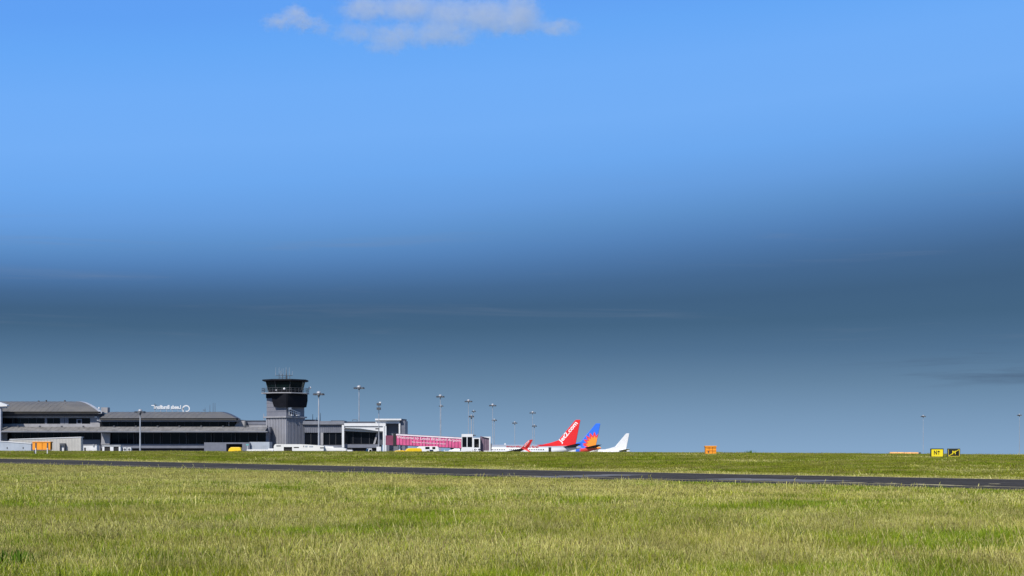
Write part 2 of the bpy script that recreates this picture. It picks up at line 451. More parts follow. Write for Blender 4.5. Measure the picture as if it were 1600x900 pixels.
def fbm(x, y, sc, seed): return (lattice(x, y, sc, seed)+.5*lattice(x, y, sc/2.1, seed+1)+.25*lattice(x, y, sc/4.3, seed+2))/1.75
def scatter(name, coll, k, dens, y0, y1, region, hscale, force=None):
    xm = .40*y1+9
    n = int(dens*(y1-y0)*2*xm)
    x = rng.uniform(-xm, xm, n); y = rng.uniform(y0, y1, n)
    ok = (np.abs(x) < .40*y+9) & region(x, y); x, y = x[ok], y[ok]
    n = len(x); s = (x+y)/R2
    dry = fbm(x, y, 5, 21)-.05+.36*np.exp(-((s-48)/6.5)**2)*np.clip(1.1-(x+15)/45., .15, 1)-.25*np.exp(-((s-58.5)/3.0)**2)
    brown = fbm(x+300, y, 3.2, 31); lush = fbm(x, y+500, 2.4, 41)+.28*np.exp(-((s-58.5)/2.6)**2)
    far = s > S1
    dry = np.where(far, fbm(x, y, 11, 51)-.09+.5*np.exp(-((s-S1-1.2)/1.6)**2), dry)
    lush = np.where(far, lush+.10*np.exp(-((s-S1-14)/10)**2)-.02, lush)
    yc, _ = crest(x); brown = np.where(far, brown+.22*np.exp(-((y-yc)/22)**2), brown)
    j = rng.normal(0, .10, n)
    kind = np.where(dry+j > .64, 1, np.where(brown+j > .61, 2, np.where(lush+j > .65, 3, 0)))
    if force is not None: kind = np.full(n, force)
    inst = kind*k+rng.integers(0, k, n)
    hs = hscale*(.75+.55*fbm(x, y, 3.5, 61))*rng.uniform(.75, 1.25, n)
    hs = np.where(kind == 3, hs*1.1, hs)*(1. if force is not None else np.clip(.45+np.where(far, s-S1, S0-s)/9., .45, 1))
    hs = np.where(rng.random(n) < .012, hs*1.8, hs)
    me = bpy.data.meshes.new(name)
    me.from_pydata(np.stack([x, y, ground_z(x, y)], 1).tolist(), [], [])
    for an, ty, vals in (('pick', 'INT', inst), ('turn', 'FLOAT', rng.uniform(-.9, .9, n)), ('size', 'FLOAT', hs)):
        a = me.attributes.new(an, ty, 'POINT'); a.data.foreach_set('value', vals.astype(np.int32 if ty == 'INT' else np.float32))
    o = bpy.data.objects.new(name, me); COL.objects.link(o); o['kind'] = 'stuff'
    ng = bpy.data.node_groups.new(name, 'GeometryNodeTree')
    ng.interface.new_socket('Geometry', in_out='INPUT', socket_type='NodeSocketGeometry')
    ng.interface.new_socket('Geometry', in_out='OUTPUT', socket_type='NodeSocketGeometry')
    N, L = ng.nodes, ng.links
    gi, go = N.new('NodeGroupInput'), N.new('NodeGroupOutput')
    ip = N.new('GeometryNodeInstanceOnPoints'); ci = N.new('GeometryNodeCollectionInfo')
    ci.inputs['Collection'].default_value = coll; ci.inputs['Separate Children'].default_value = True; ci.inputs['Reset Children'].default_value = True
    ip.inputs['Pick Instance'].default_value = True
    def attr(nm, ty):
        a = N.new('GeometryNodeInputNamedAttribute'); a.data_type = ty; a.inputs['Name'].default_value = nm; return a.outputs['Attribute']
    cx = N.new('ShaderNodeCombineXYZ'); L.new(attr('turn', 'FLOAT'), cx.inputs[2])
    L.new(gi.outputs[0], ip.inputs['Points']); L.new(ci.outputs[0], ip.inputs['Instance'])
    L.new(attr('pick', 'INT'), ip.inputs['Instance Index']); L.new(cx.outputs[0], ip.inputs['Rotation']); L.new(attr('size', 'FLOAT'), ip.inputs['Scale'])
    L.new(ip.outputs[0], go.inputs[0])
    md = o.modifiers.new('scatter', 'NODES'); md.node_group = ng
    return n
near_c = tuft_set('near_clump', 5, 50, .17, .17, .0062)
mid_c = tuft_set('mid_clump', 4, 60, .30, .15, .011)
far_c = tuft_set('far_clump', 3, 64, .55, .14, .026, True)
before = lambda x, y: (x+y)/R2 < S0-.25
beyond = lambda x, y: ((x+y)/R2 > S1+.9)
print('grass', scatter('grass', near_c, 5, 44, 15, 42, before, 1.0),
      scatter('grass', mid_c, 4, 18, 42, 140, before, 1.0),
      scatter('grass', far_c, 3, 5.0, 80, 236, beyond, .95),
      scatter('grass', far_c, 3, 9.0, 75, 200, lambda x, y: np.abs((x+y)/R2-S1-.55) < .5, .85, 1))

# ------------------------------------------------------------------ px helper for things standing at distance Y
class At:
    def __init__(s, px, Y, z=None):
        s.Y = Y; s.x0 = (px-800)*Y/F; s.z0 = gz(s.x0, Y) if z is None else z
        s.loc = (s.x0, Y, s.z0)
    def X(s, px, dy=0.): return (px-800)*(s.Y+dy)/F-s.x0
    def Z(s, py, dy=0.): return (HY-py)*(s.Y+dy)/F-s.z0
    def box(s, mb, x0, x1, yt, yb, d0, d1):      # front face measured in the photo at depth d0
        mb.box(s.X(x0, d0), s.X(x1, d0), d0, d1, 0. if yb is None else s.Z(yb, d0), s.Z(yt, d0))
        return mb
    def poly(s, pts, dy=0.): return [(s.X(a, dy), s.Z(b, dy)) for a, b in pts]

# ------------------------------------------------------------------ terminal (left block, main block)
def windows(A, root, x0, x1, yt, yb, d, n, glassd=.25, m='glass'):
    """row of separate framed windows"""
    w_ = (x1-x0)/n
    for i in range(n):
        a, b = x0+i*w_, x0+(i+1)*w_
        fr = MB(); e_ = .35
        A.box(fr, a, a+e_, yt, yb, d, d+.3); A.box(fr, b-e_, b, yt, yb, d, d+.3)
        A.box(fr, a+e_, b-e_, yt, yt+.5, d, d+.3); A.box(fr, a+e_, b-e_, yb-.5, yb, d, d+.3)
        f = fr.build('window', M['mullion'], root)
        A.box(MB(), a+e_, b-e_, yt+.5, yb-.5, d+.12, d+.2).build('pane', M[m], f)
def seams(A, mb, xs, yt, yb, d, w_=.25, pr=.06):
    for x in xs: A.box(mb, x, x+w_, yt, yb, d-pr, d)
def barrel(A, root, xl, xr_eave, xr_top, ye, yt, d0, d1, m, edge_m, n=12):
    """curved roof: eave at depth d0, crown at depth d1, right end raking back from xr_eave to xr_top"""
    def prof(k): a = math.pi/2*k/n; return math.sin(a), 1-math.cos(a)
    L, R_ = [], []
    for k in range(n+1):
        u, vv = k/n, math.sin(math.pi/2*k/n)
        d = d0+(d1-d0)*u; z = A.Z(ye, d0)+(A.Z(yt, d1)-A.Z(ye, d0))*vv
        L.append((A.X(xl, d0), d, z)); R_.append((A.X(xr_eave, d0)+(A.X(xr_top, d1)-A.X(xr_eave, d0))*u, d, z))
    mir = 2*d1
    L += [(p[0], mir-p[1], p[2]) for p in L[-2::-1]]; R_ += [(A.X(xr_top, d1), mir-p[1], p[2]) for p in R_[-2::-1]]
    b = MB(); nn = len(L)
    dn = lambda P, h: [(p[0], p[1], p[2]-h) for p in P]
    vs = L+R_+dn(L, .35)+dn(R_, .35); fs = []
    for i in range(nn-1):
        fs += [(i, nn+i, nn+i+1, i+1), (2*nn+i, 2*nn+i+1, 3*nn+i+1, 3*nn+i), (i, i+1, 2*nn+i+1, 2*nn+i), (nn+i, 3*nn+i, 3*nn+i+1, nn+i+1)]
    fs += [(0, 2*nn, 3*nn, nn), (nn-1, 2*nn-1, 4*nn-1, 3*nn-1)]
    b.add(vs, fs); o = b.build('roof', m, root)
    # verge trim along the raking end
    e_ = MB(); 
    R2_ = [[(p[0]-.5, p[1], p[2]+.03), (p[0]+.25, p[1], p[2]+.03), (p[0]+.25, p[1], p[2]-.42), (p[0]-.5, p[1], p[2]-.42)] for p in R_]
    e_.rings(R2_); e_.build('verge_trim', edge_m, o)
    # standing seams on the curved sheet
    sb = MB(); ns = int((A.X(xr_top, d1)-A.X(xl, d0))/1.3)
    for q in range(1, ns):
        x = A.X(xl, d0)+q*1.3
        P = [p for p, r in zip(L, R_) if x < r[0]-.6]
        P = [p for p in P[:n+1]]
        if len(P) < 2: continue
        sb.rings([[(x-.02, p[1], p[2]+.03), (x+.02, p[1], p[2]+.03), (x+.03, p[1], p[2]+.002), (x-.03, p[1], p[2]+.002)] for p in P])
    so = sb.build('roof_seam', m, o); so['kind'] = 'stuff'
    # gable wall under the raking end
    g = MB(); Rg = [(p[0]-.6, p[1], p[2]-.35) for p in R_]; base = Rg[0][2]-.2
    for i in range(len(Rg)-1):
        p, q = Rg[i], Rg[i+1]
        g.add([(p[0], p[1], base), (q[0], q[1], base), q, p], [(0, 1, 2, 3)])
    g.build('gable', M['slate'], root)
    return o

# --- left block
A = At(60, 332)
T = thing('terminal_building', 'grey airport terminal block with the taller curved roof at the far left', 'building', A.loc, group='terminal blocks with curved roofs')
b = MB(); A.box(b, -60, 157, 694.5, None, 0, 22); A.box(b, -60, 11, 676.5, 694.5, 0, 22); A.box(b, 11, 157, 687, 694.5, 0, 22)
A.box(b, -60, 157, 667, 675.7, .0, 22); b.build('wall', M['slate'], T)
A.box(MB(), 3, 11, 676.5, 694, -.15, -.003).build('pilaster', M['grey_wall'], T)
windows(A, T, 11, 157, 676, 687, .3, 12)
A.box(MB(), 11, 157, 676, 687.1, .9, 21.5).build('interior', M['dark'], T)
# upper storey, set back
b = MB(); A.box(b, -60, 141, 662.3, 667.4, 2, 22); A.box(b, 141, 156, 650, 667.4, 2, 22); A.box(b, -60, 141, 650, 653, 2, 22); b.build('upper_wall', M['grey_wall'], T)
for x0, x1, n in ((-6, 70, 6), (73.5, 94, 2), (107, 119.5, 1), (128, 141, 1)): windows(A, T, x0, x1, 653, 662.3, 2.25, n)
for x0, x1 in ((70, 73.5), (94, 100.3), (100.9, 107)): A.box(MB(), x0, x1, 653, 662.3, 2.1, 2.5).build('wall_panel', M['slate'], T)
b = MB(); A.box(b, 119.5, 128, 654.5, 662.3, 2.05, 2.3); b.build('window_frame', M['slate'], T)
A.box(MB(), 121.5, 126, 656.5, 661, 1.98, 2.04).build('pane', M['glass'], T)
A.box(MB(), -60, 141, 653, 662.3, 3, 21.5).build('interior', M['dark'], T)
A.box(MB(), -60, 155, 645, 650, 1.5, 22).build('fascia', M['slate_dark'], T)
A.box(MB(), -60, 157, 643.2, 645, -.2, 3).build('gutter', M['gutter'], T)
barrel(A, T, -60, 157.5, 122, 643.2, 627.3, -.2, 12, M['roof'], M['roof_edge'])
for px, py in ((59, 625.8), (71, 625), (100, 625.2)): A.box(MB(), px, px+1.4, py, 629, 10, 10.6).build('roof_vent', M['steel_dark'], T)
A.box(MB(), 153.5, 155.6, 636, 638.6, 5, 5.5).build('floodlight', M['white'], T)
b = MB(); b.tube((A.X(150), 1.4, A.Z(656)), (A.X(150), 2.0, A.Z(654.2)), .28, .2); A.box(b, 147.5, 151.5, 650.8, 652.6, 1.3, 1.8); b.build('security_camera', M['white'], T)

def canopy(A, root, x0, x1, xr, yt=666.8, ym=672.7, yb=676, d=3.):
    b = MB(); n = max(1, int((x1-x0)/9))
    zt, zm, zb = A.Z(yt, 0), A.Z(ym, -d), A.Z(yb, -d)
    xa, xb = A.X(x0), A.X(x1)
    b.prism_x([(0, zt), (-d, zm), (-d, zm-.12), (0, zt-.3)], xa, xb)
    o = b.build('canopy_roof', M['canopy'], root)
    g = MB(); g.box(xa, A.X(xr), -d-.15, -d+.25, zb+.1, zm-.13); g.build('gutter', M['gutter'], o)
    s = MB(); s.box(xa, A.X(xr)-.3, -d+.26, -.01, zb+.25, zb+.4); s.build('soffit', M['slate_dark'], o)
    q = MB()
    for k in range(int((xb-xa)/1.1)):
        x = xa+.3+k*1.1
        q.add([(x, -d+.02, zm+.03), (x+.05, -d+.02, zm+.03), (x+.05, -.02, zt+.03), (x, -.02, zt+.03), (x, -d+.02, zm-.01), (x+.05, -d+.02, zm-.01), (x+.05, -.02, zt-.01), (x, -.02, zt-.01)],
              [(0,1,2,3), (0,4,5,1), (1,5,6,2), (3,2,6,7), (0,3,7,4)])
    so = q.build('canopy_seam', M['canopy'], o); so['kind'] = 'stuff'
    for k in range(int((x1-x0)/34)):
        px = x0+20+k*34
        MB().box(A.X(px), A.X(px)+.35, -.6, -.3, zt-.3, zt+.25).build('roof_vent', M['steel_dark'], o)
canopy(A, T, -60, 157.6, 157.6)

# --- left edge wing with a white overhanging roof
A = At(-30, 329.3)
T = thing('terminal_wing', 'terminal wing at the left edge with white overhanging roof and slim white column', 'building', A.loc)
A.box(MB(), -90, -4, 640, None, 0, 2.2).build('wall', M['slate'], T)
b = MB(); b.prism(A.poly([(-90, 631), (-90, 625), (0, 628.2), (13.2, 632.8), (13.2, 634.8), (0, 635.5)]), -1, .6); b.build('roof', M['white'], T)
A.box(MB(), -90, 9, 636, 637.8, -.6, .5).build('soffit', M['roof_edge'], T)
b = MB(); A.box(b, -1.2, 1.4, 638, None, -.5, .5); b.build('column', M['roof_edge'], T)
windows(A, T, -40, -4, 654, 666, -.02, 4)

# --- main block
A = At(280, 330)
T = thing('terminal_building', 'long low dark glazed terminal block with curved roof beside the control tower', 'building', A.loc, group='terminal blocks with curved roofs')
b = MB()
A.box(b, 158, 417, 694, 700.3, 0, 20); A.box(b, 158, 172, 676.5, 694, -.1, 20); A.box(b, 158, 421, 667, 675.9, .002, 20); A.box(b, 415.5, 420, 676, 694, -.1, 20)
b.build('wall', M['slate'], T)
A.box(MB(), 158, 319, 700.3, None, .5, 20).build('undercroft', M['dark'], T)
b = MB(); b.prism(A.poly([(160, 677), (172, 677), (171, 694.5), (157.5, 694.5)], -.5), -.5, -.12); b.build('pilaster', M['grey_wall'], T)
windows(A, T, 172, 415.5, 676, 693.7, .3, 18)
A.box(MB(), 172, 415.5, 676, 694, 1, 19.5).build('interior', M['dark'], T)
for px in (208.5, 250, 290.5, 329.5, 367, 401): A.box(MB(), px, px+1.1, 676.5, 693.6, -.05, .28).build('mullion', M['mullion'], T)
A.box(MB(), 157.5, 367, 658.8, 666, 3, 18).build('upper_interior', M['dark'], T)
windows(A, T, 157.5, 367, 658.8, 666, 2.6, 16)
A.box(MB(), 357, 358.2, 659, 666, 2.4, 2.6).build('mullion', M['grey_wall'], T)
A.box(MB(), 155, 371, 655.3, 658.7, .8, 20).build('fascia', M['gutter'], T)
A.box(MB(), 155, 372.2, 653.6, 655.3, .2, 3).build('gutter', M['slate_dark'], T)
barrel(A, T, 156, 372.5, 343, 653.6, 643.6, .2, 11, M['roof'], M['slate_dark'])
b = MB(); b.prism(A.poly([(366, 667), (371.5, 657.5), (383, 657.5), (383, 667)], 2.7), 2.7, 12); b.build('end_wall', M['grey_wall'], T)
b = MB(); A.box(b, 382, 384, 658, 667, 2.2, 2.6); A.box(b, 384.3, 387.5, 664.5, 667, 2, 2.6); b.build('duct', M['steel_dark'], T)
A.box(MB(), 385.5, 417, 657.6, 663.6, 5, 15).build('plant_room', M['slate'], T)
A.box(MB(), 158, 168, 636.5, 645, 10, 12).build('roof_plant', M['grey_wall'], T)
A.box(MB(), 374, 417, 656.9, 657.6, 4.8, 15).build('parapet', M['steel_dark'], T)
A.box(MB(), 388, 417, 664.4, 668, 3.4, 15).build('roof_screen', M['grey_wall'], T)
canopy(A, T, 157.9, 418, 421.5)
# ground floor projection with a loading door
b = MB(); A.box(b, 319, 353.5, 691.3, None, -5, -.01); A.box(b, 378.5, 390, 691.3, None, -5, -.01); A.box(b, 353.5, 378.5, 691.3, 693.6, -5, -.01)
b.build('loading_bay_wall', M['slate'], T)
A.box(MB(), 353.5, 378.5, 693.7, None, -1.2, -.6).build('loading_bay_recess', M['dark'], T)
A.box(MB(), 390, 421, 690.5, None, -4, -.02).build('annex_wall', M['bluegrey'], T)
b = MB()
for px in (320.5, 328, 333, 336): b.tube((A.X(px, 8), 8, A.Z(646, 8)), (A.X(px, 8), 8, A.Z(629.5+3*(px%3), 8)), .06, .03, 5)
A.box(b, 317, 321, 640.3, 641.2, 8, 8.1); b.build('roof_aerial', M['steel_dark'], T)

# --- rooftop sign, seen from behind
A = At(262, 342, z=(HY-644.5)*342/F)
T = thing('rooftop_sign', 'white letters standing on the terminal roof, seen reversed from behind, with a ring emblem', 'sign', A.loc)
rd = MB()
for px in (241.5, 251, 260, 269, 278, 286): A.box(rd, px-.22, px+.22, 639, 645.5, .1, .25)
A.box(rd, 241, 283, 639.2, 639.8, .1, .25); rd.build('support_frame', M['steel'], T)
text('letter_row', 'Leeds Bradford', A.X(282.7)-A.X(240.6), A.Z(633)-A.Z(639), M['white'], T, Matrix.Translation((A.X(240.6), 0, A.Z(639))), .035, .12, True)
b = MB(); cx, cz, rr = A.X(291.5), A.Z(639), 0.95
ring = []
for i in range(22):
    a = math.radians(200-15*i); r_ = rr*(1-.022*i); wv = .17-.004*i
    ring.append([(cx+(r_-wv)*math.cos(a), -.06, cz+(r_-wv)*math.sin(a)), (cx+(r_+wv)*math.cos(a), -.06, cz+(r_+wv)*math.sin(a)),
                 (cx+(r_+wv)*math.cos(a), .06, cz+(r_+wv)*math.sin(a)), (cx+(r_-wv)*math.cos(a), .06, cz+(r_-wv)*math.sin(a))])
b.rings(ring); A.box(b, 285.3, 286.9, 637, 644.5, -.06, .06); b.build('ring_emblem', M['white'], T)
b = MB(); b.tube((A.X(242), 0, A.Z(639)), (A.X(242), 0, A.Z(630.4)), .1, .06, 6); A.box(b, 241.2, 245.5, 632.6, 633.5, .0, .2); b.build('wind_vane', M['steel_dark'], T)
A.box(MB(), 236.5, 240.6, 633.1, 633.9, 0, .15).build('aircraft_emblem', M['white_text'], T)

# --- low ramped walkway buildings at the left
A = At(65, 306)
T = thing('walkway_building', 'beige corrugated walkway building with a gently rising roof, in front of the terminal', 'building', A.loc)
zb = 0.
poly = A.poly([(10, 690), (18, 687.2), (126.5, 683.6)]); x1 = poly[2][0]
b = MB(); b.prism([(poly[0][0], zb), (x1, zb), (x1, poly[2][1]), (poly[1][0], poly[1][1]), (poly[0][0], poly[0][1])], 0, 1.4); b.build('wall', M['beige'], T)
b = MB(); b.prism([(poly[1][0]-.4, poly[1][1]+.01), (x1+.1, poly[2][1]+.01), (x1+.1, poly[2][1]+.16), (poly[1][0]-.4, poly[1][1]+.16)], -.12, 1.5); b.build('roof', M['white'], T)
rb = MB(); n = 46
for i in range(n):
    u = (i+.5)/n; px = 19+(126-19)*u; A.box(rb, px, px+.45, 687.7-3.5*u, None, -.05, 0)
so = rb.build('wall_rib', M['beige'], T); so['kind'] = 'stuff'
d = MB(); A.box(d, 93.3, 101.2, 692.6, 695.9, -.9, -.06); A.box(d, 93.3, 94.3, 695.9, None, -.9, -.06); A.box(d, 100.2, 101.2, 695.9, None, -.9, -.06)
dp = d.build('porch', M['steel_dark'], T); A.box(MB(), 95, 99.6, 696, None, -.4, -.07).build('door', M['white'], dp)
A = At(20, 296)
T = thing('walkway_building', 'blue-grey ramped walkway with top sloping down to the orange box', 'building', A.loc)
p = A.poly([(-60, 686), (0, 690), (48.5, 693.6)]); x1 = p[2][0]
b = MB(); b.prism([(p[0][0], 0), (x1, 0), (x1, p[2][1]), p[1], p[0]], 0, 1.4); b.build('wall', M['bluegrey'], T)
b = MB(); b.prism([(p[0][0], p[0][1]+.01), (p[1][0], p[1][1]+.01), (x1+.1, p[2][1]+.01), (x1+.1, p[2][1]+.14), (p[1][0], p[1][1]+.14), (p[0][0], p[0][1]+.14)], -.12, 1.5); b.build('roof', M['white'], T)
for px in (11, 36):
    A.box(MB(), px-.7, px+.7, 698.6, 701, -.08, -.003).build('vent', M['steel_dark'], T)
# --- white cabins
A = At(143, 312)
T = thing('site_cabin', 'plain white cabin with a small dark doorway beside the walkway', 'cabin', A.loc, group='white cabins by the terminal')
b = MB(); A.box(b, 130.3, 151.3, 695.4, None, 0, 1.7); b.build('wall', M['white'], T, bevel=.05)
A.box(MB(), 129.8, 151.6, 694.9, 695.4, -.12, 1.8).build('roof', M['white'], T)
A.box(MB(), 131.5, 133.9, 699.4, None, -.06, -.003).build('door', M['dark'], T)
A.box(MB(), 144.8, 146.4, 694.2, 697, -.3, -.004).build('lamp', M['steel'], T)
A = At(175, 310)
T = thing('site_cabin', 'white cabin with two large dark openings left of the light mast', 'cabin', A.loc, group='white cabins by the terminal')
b = MB(); A.box(b, 159.8, 188.2, 696, None, 0.35, 1.8); A.box(b, 159.8, 163, 696.8, None, 0, .349); A.box(b, 172, 177.2, 696.8, None, 0, .349); A.box(b, 185.5, 188.2, 696.8, None, 0, .349); A.box(b, 159.8, 188.2, 696, 697.6, 0, .348)
b.build('wall', M['white'], T)
for x0, x1 in ((163.2, 171.8), (177.4, 185.3)):
    o = A.box(MB(), x0, x1, 697.7, None, .2, .34).build('opening', M['dark'], T)
A.box(MB(), 159.3, 188.6, 695.4, 696, -.15, 1.9).build('roof', M['white'], T)
for k, (x0, x1) in enumerate(((192.4, 197.6), (199, 204.8))):
    A = At((x0+x1)/2, 308)
    T = thing('air_conditioner', ('white air conditioner unit next to the two-opening cabin', 'white air conditioner unit nearer the light mast')[k], 'air conditioner', A.loc, group='air conditioner units')
    A.box(MB(), x0, x1, 699.3, None, 0, .8).build('casing', M['white'], T, bevel=.04)
    b = MB(); b.tube((A.X((x0+x1)/2), -.05, A.Z(702.2)), (A.X((x0+x1)/2), -.004, A.Z(702.2)), .26, .26, 14); b.build('fan_grille', M['steel_dark'], T)

# ------------------------------------------------------------------ control tower
TH = math.atan2(24, 36); Yt = 331; kt = F/Yt
tx = (447.3-800)/kt; tg = gz(tx, Yt)
zt_ = lambda py: (HY-py)/kt-tg
TW = thing('control_tower', 'tall grey air traffic control tower with dark flared glass cab', 'tower', (tx, Yt, tg), -TH)
sw = 6.42
MB().box(-sw, 0, 0, sw, 0, zt_(652.6)).build('lower_shaft', M['tower'], TW)
rb = MB()
for i in range(1, 13):
    q = sw*i/13; rb.box(-q-.09, -q+.09, -.16, -.001, .1, zt_(653.4)); rb.box(.001, .16, q-.09, q+.09, .1, zt_(653.4))
rb.box(-.02, .1, -.1, .02, .1, zt_(653.4))
so = rb.build('cladding_rib', M['tower'], TW); so['kind'] = 'stuff'
MB().box(-sw-.45, .35, -.45, sw+.35, zt_(652.5), zt_(650.3)).build('ledge', M['grey_wall'], TW)
us = MB().box(-sw+.12, -.1, .1, sw-.1, zt_(650.3), zt_(615)).build('upper_shaft', M['tower_upper'], TW)
jb = MB()
for py in (622, 629, 636, 643): jb.box(-sw+.06, -.04, .05, sw-.04, zt_(py), zt_(py)+.05)
jb.build('panel_joint', M['slate'], us)
# dark room wrapping the near corner under the balcony
b = MB()
zt0, zb0, zmid = zt_(615.2), zt_(635.6), zt_(625)
low = [(-3.2,-.75), (.55,-.75), (.75,-.4), (.75,sw-.3), (-.2,sw+.2), (-3.2,sw+.2)]
mid = [(-3.75,-.85), (.75,-.85), (.95,-.5), (.95,sw-.1), (-.2,sw+.3), (-3.75,sw+.3)]
b.prism_z(low, zb0, mid, zmid); b.prism_z(mid, zmid+.001, [(x*1.0, y) for x, y in mid], zt0); b.build('equipment_room', M['black'], TW)
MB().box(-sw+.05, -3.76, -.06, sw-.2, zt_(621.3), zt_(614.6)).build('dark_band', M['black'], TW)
# stair rails on the right-hand face
b = MB()
for i in range(5):
    y0 = .6+i*.75; b.tube((.35, y0, zt_(649)), (.35, y0, zt_(640+i*1.1)), .06, .06, 5)
b.tube((.35, .4, zt_(638.2)), (.35, 4.4, zt_(645)), .11, .11, 6); b.tube((.35, .4, zt_(642)), (.35, 4.4, zt_(647.4)), .07, .07, 6)
b.box(.2, .7, .3, 1.0, zt_(640), zt_(636.6)); b.box(.2, .6, 1.2, 1.9, zt_(649.3), zt_(647.9)); b.box(.2, .6, 3.0, 3.9, zt_(649.3), zt_(647.9))
b.build('stair_rail', M['white'], TW)
ctr = (-sw/2, sw/2)
def octo(r, ph=math.pi/8, n=8): return [(ctr[0]+r*math.cos(ph+2*math.pi*i/n+TH), ctr[1]+r*math.sin(ph+2*math.pi*i/n+TH)) for i in range(n)]
b = MB(); b.prism_z(octo(5.75), zt_(614.5), octo(5.75), zt_(613)); bal = b.build('balcony', M['grey_wall'], TW)
b = MB(); o1 = octo(5.65)
for i in range(8):
    p, q = o1[i], o1[(i+1)%8]
    for hz in (.55, 1.05): b.tube((*p, zt_(613)+hz), (*q, zt_(613)+hz), .04, .04, 5)
    for u in (0, .25, .5, .75): b.tube((p[0]+(q[0]-p[0])*u, p[1]+(q[1]-p[1])*u, zt_(613)), (p[0]+(q[0]-p[0])*u, p[1]+(q[1]-p[1])*u, zt_(613)+1.05), .035, .035, 5)
b.build('railing', M['steel_dark'], bal)
zc0, zc1 = zt_(612.9), zt_(595.2)
b = MB(); b.prism_z(octo(3.9), zc0, octo(4.6), zc1); cab = b.build('cab', M['black'], TW)
r0, r1 = octo(3.93), octo(4.63)
for i in range(8):                      # one big sloping pane on each facet
    p, q, P, Q = [Vector((*v, z)) for v, z in ((r0[i], zc0), (r0[(i+1)%8], zc0), (r1[i], zc1), (r1[(i+1)%8], zc1))]
    a = lambda u, v: (p.lerp(q, u)).lerp(P.lerp(Q, u), v)
    b = MB(); nrm = (q-p).cross(P-p).normalized()*.05
    vs = [a(.04,.28), a(.96,.28), a(.96,.93), a(.04,.93)]; b.add(vs+[v+nrm for v in vs], [(0,1,2,3), (4,5,6,7), (0,1,5,4), (1,2,6,5), (2,3,7,6), (3,0,4,7)])
    b.build('cab_window', M['glass_teal'], TW)
b = MB()
for i in range(8): b.tube((*octo(3.98)[i], zc0), (*octo(4.68)[i], zc1), .07, .07, 6)
b.build('cab_mullion', M['steel_dark'], TW)
for p_, r_ in (((.3, -1.0, zc0+.75), .28), ((-2.0, -1.25, zc0+.5), .18), ((ctr[0]+5.75*math.cos(TH), ctr[1]+5.75*math.sin(TH), zc0+1.2), .34)):
    MB().ball(p_, r_).build('balcony_lamp', M['white'], TW)
b = MB(); b.prism_z(octo(5.2), zt_(595.2), octo(5.55), zt_(594.3)); b.prism_z(octo(5.55), zt_(594.3)+.001, octo(5.5), zt_(592.2)); rf = b.build('cab_roof', M['black'], TW)
zr = zt_(592.2)
b = MB(); 
for dx in (-1.5, -.4, .8): 
    for dy in (-.6, .6): b.tube((ctr[0]+dx, ctr[1]+dy, zr), (ctr[0]+dx, ctr[1]+dy, zr+1.5), .06, .05, 5)
for zz_ in (.5, 1.0): b.tube((ctr[0]-1.5, ctr[1]-.6, zr+zz_), (ctr[0]+.8, ctr[1]-.6, zr+zz_), .05, .05, 5)
b.tube((ctr[0]-2.6, ctr[1]-.6, zr+1.05), (ctr[0]-1.3, ctr[1]-.6, zr+1.05), .05, .05, 5); b.tube((ctr[0]+.8, ctr[1]-.6, zr+.95), (ctr[0]+2.7, ctr[1]-.6, zr+.95), .06, .06, 5)
for dx in (1.1, 1.9): b.tube((ctr[0]+dx, ctr[1]-.6, zr), (ctr[0]+dx, ctr[1]-.6, zr+.95), .05, .05, 5)
b.tube((ctr[0]+.35, ctr[1], zr), (ctr[0]+.35, ctr[1], zr+2.4), .07, .04, 6)
b.build('antenna_frame', M['steel_dark'], rf)
wp = MB(); wp.tube((0, 0, 0), (0, 0, 1.75), .05, .022, 5); wme = wp.mesh('whip_antenna', M['steel'])
for dx, dz, h in ((-2.6, 1.05, 1.1), (-1.5, 1.4, .9), (-1.1, 1.0, .7), (-.2, 1.0, 1.0), (.7, .95, 1.15), (1.7, .95, 1.1), (2.65, .95, .6), (-.7, .4, 1.3)):
    share('whip_antenna', wme, rf, (ctr[0]+dx, ctr[1]-.55, zr+dz), (0,0,0), (1, 1, h))
b = MB(); b.tube((-sw-.5, -.2, zt_(656)), (-sw-.5, -.2, zt_(646)), .09, .09, 6); b.build('drain_pipe', M['roof_edge'], TW)
A = At(418, 327)

# ------------------------------------------------------------------ office block right of the tower
A = At(505, 336)
T = thing('office_building', 'dark grey clad block with large dark windows, right of the control tower', 'building', A.loc)
b = MB(); A.box(b, 470, 537, 663.3, 676, 0, 14); A.box(b, 470, 474.5, 676, None, 0, 14); A.box(b, 470, 537, 695.5, None, 0, 14); b.build('wall', M['slate'], T)
rb = MB()
for i in range(20): px = 475.5+i*3.05; A.box(rb, px, px+.5, 664, 675.8, -.1, -.001)
so = rb.build('cladding_rib', M['gutter'], T); so['kind'] = 'stuff'
A.box(MB(), 470, 538, 657.8, 663.2, -.7, 14).build('fascia', M['gutter'], T)
b = MB(); A.box(b, 476, 493, 655.6, 657.7, 2, 9); A.box(b, 517, 536, 657, 657.7, 1, 9); b.build('roof_plant', M['slate_dark'], T)
windows(A, T, 474.5, 497, 676, 695.5, .3, 2); windows(A, T, 505, 534.5, 676, 695.5, .3, 3)
b = MB(); A.box(b, 497, 501, 676, 695.5, .05, 1); A.box(b, 534.5, 537, 676, 695.5, .05, 1); b.build('wall_panel', M['slate_dark'], T)
A.box(MB(), 501, 505, 676, 695.5, -.15, 1).build('pilaster', M['grey_wall'], T)
A.box(MB(), 474.5, 534.5, 676, 695.5, .9, 13.5).build('interior', M['dark'], T)
b = MB()
for px, h in ((488.7, 647), (495, 652), (500.5, 645)): b.tube((A.X(px, 4), 4, A.Z(658, 4)), (A.X(px, 4), 4, A.Z(h, 4)), .08, .05, 5)
b.build('roof_aerial', M['steel_dark'], T)

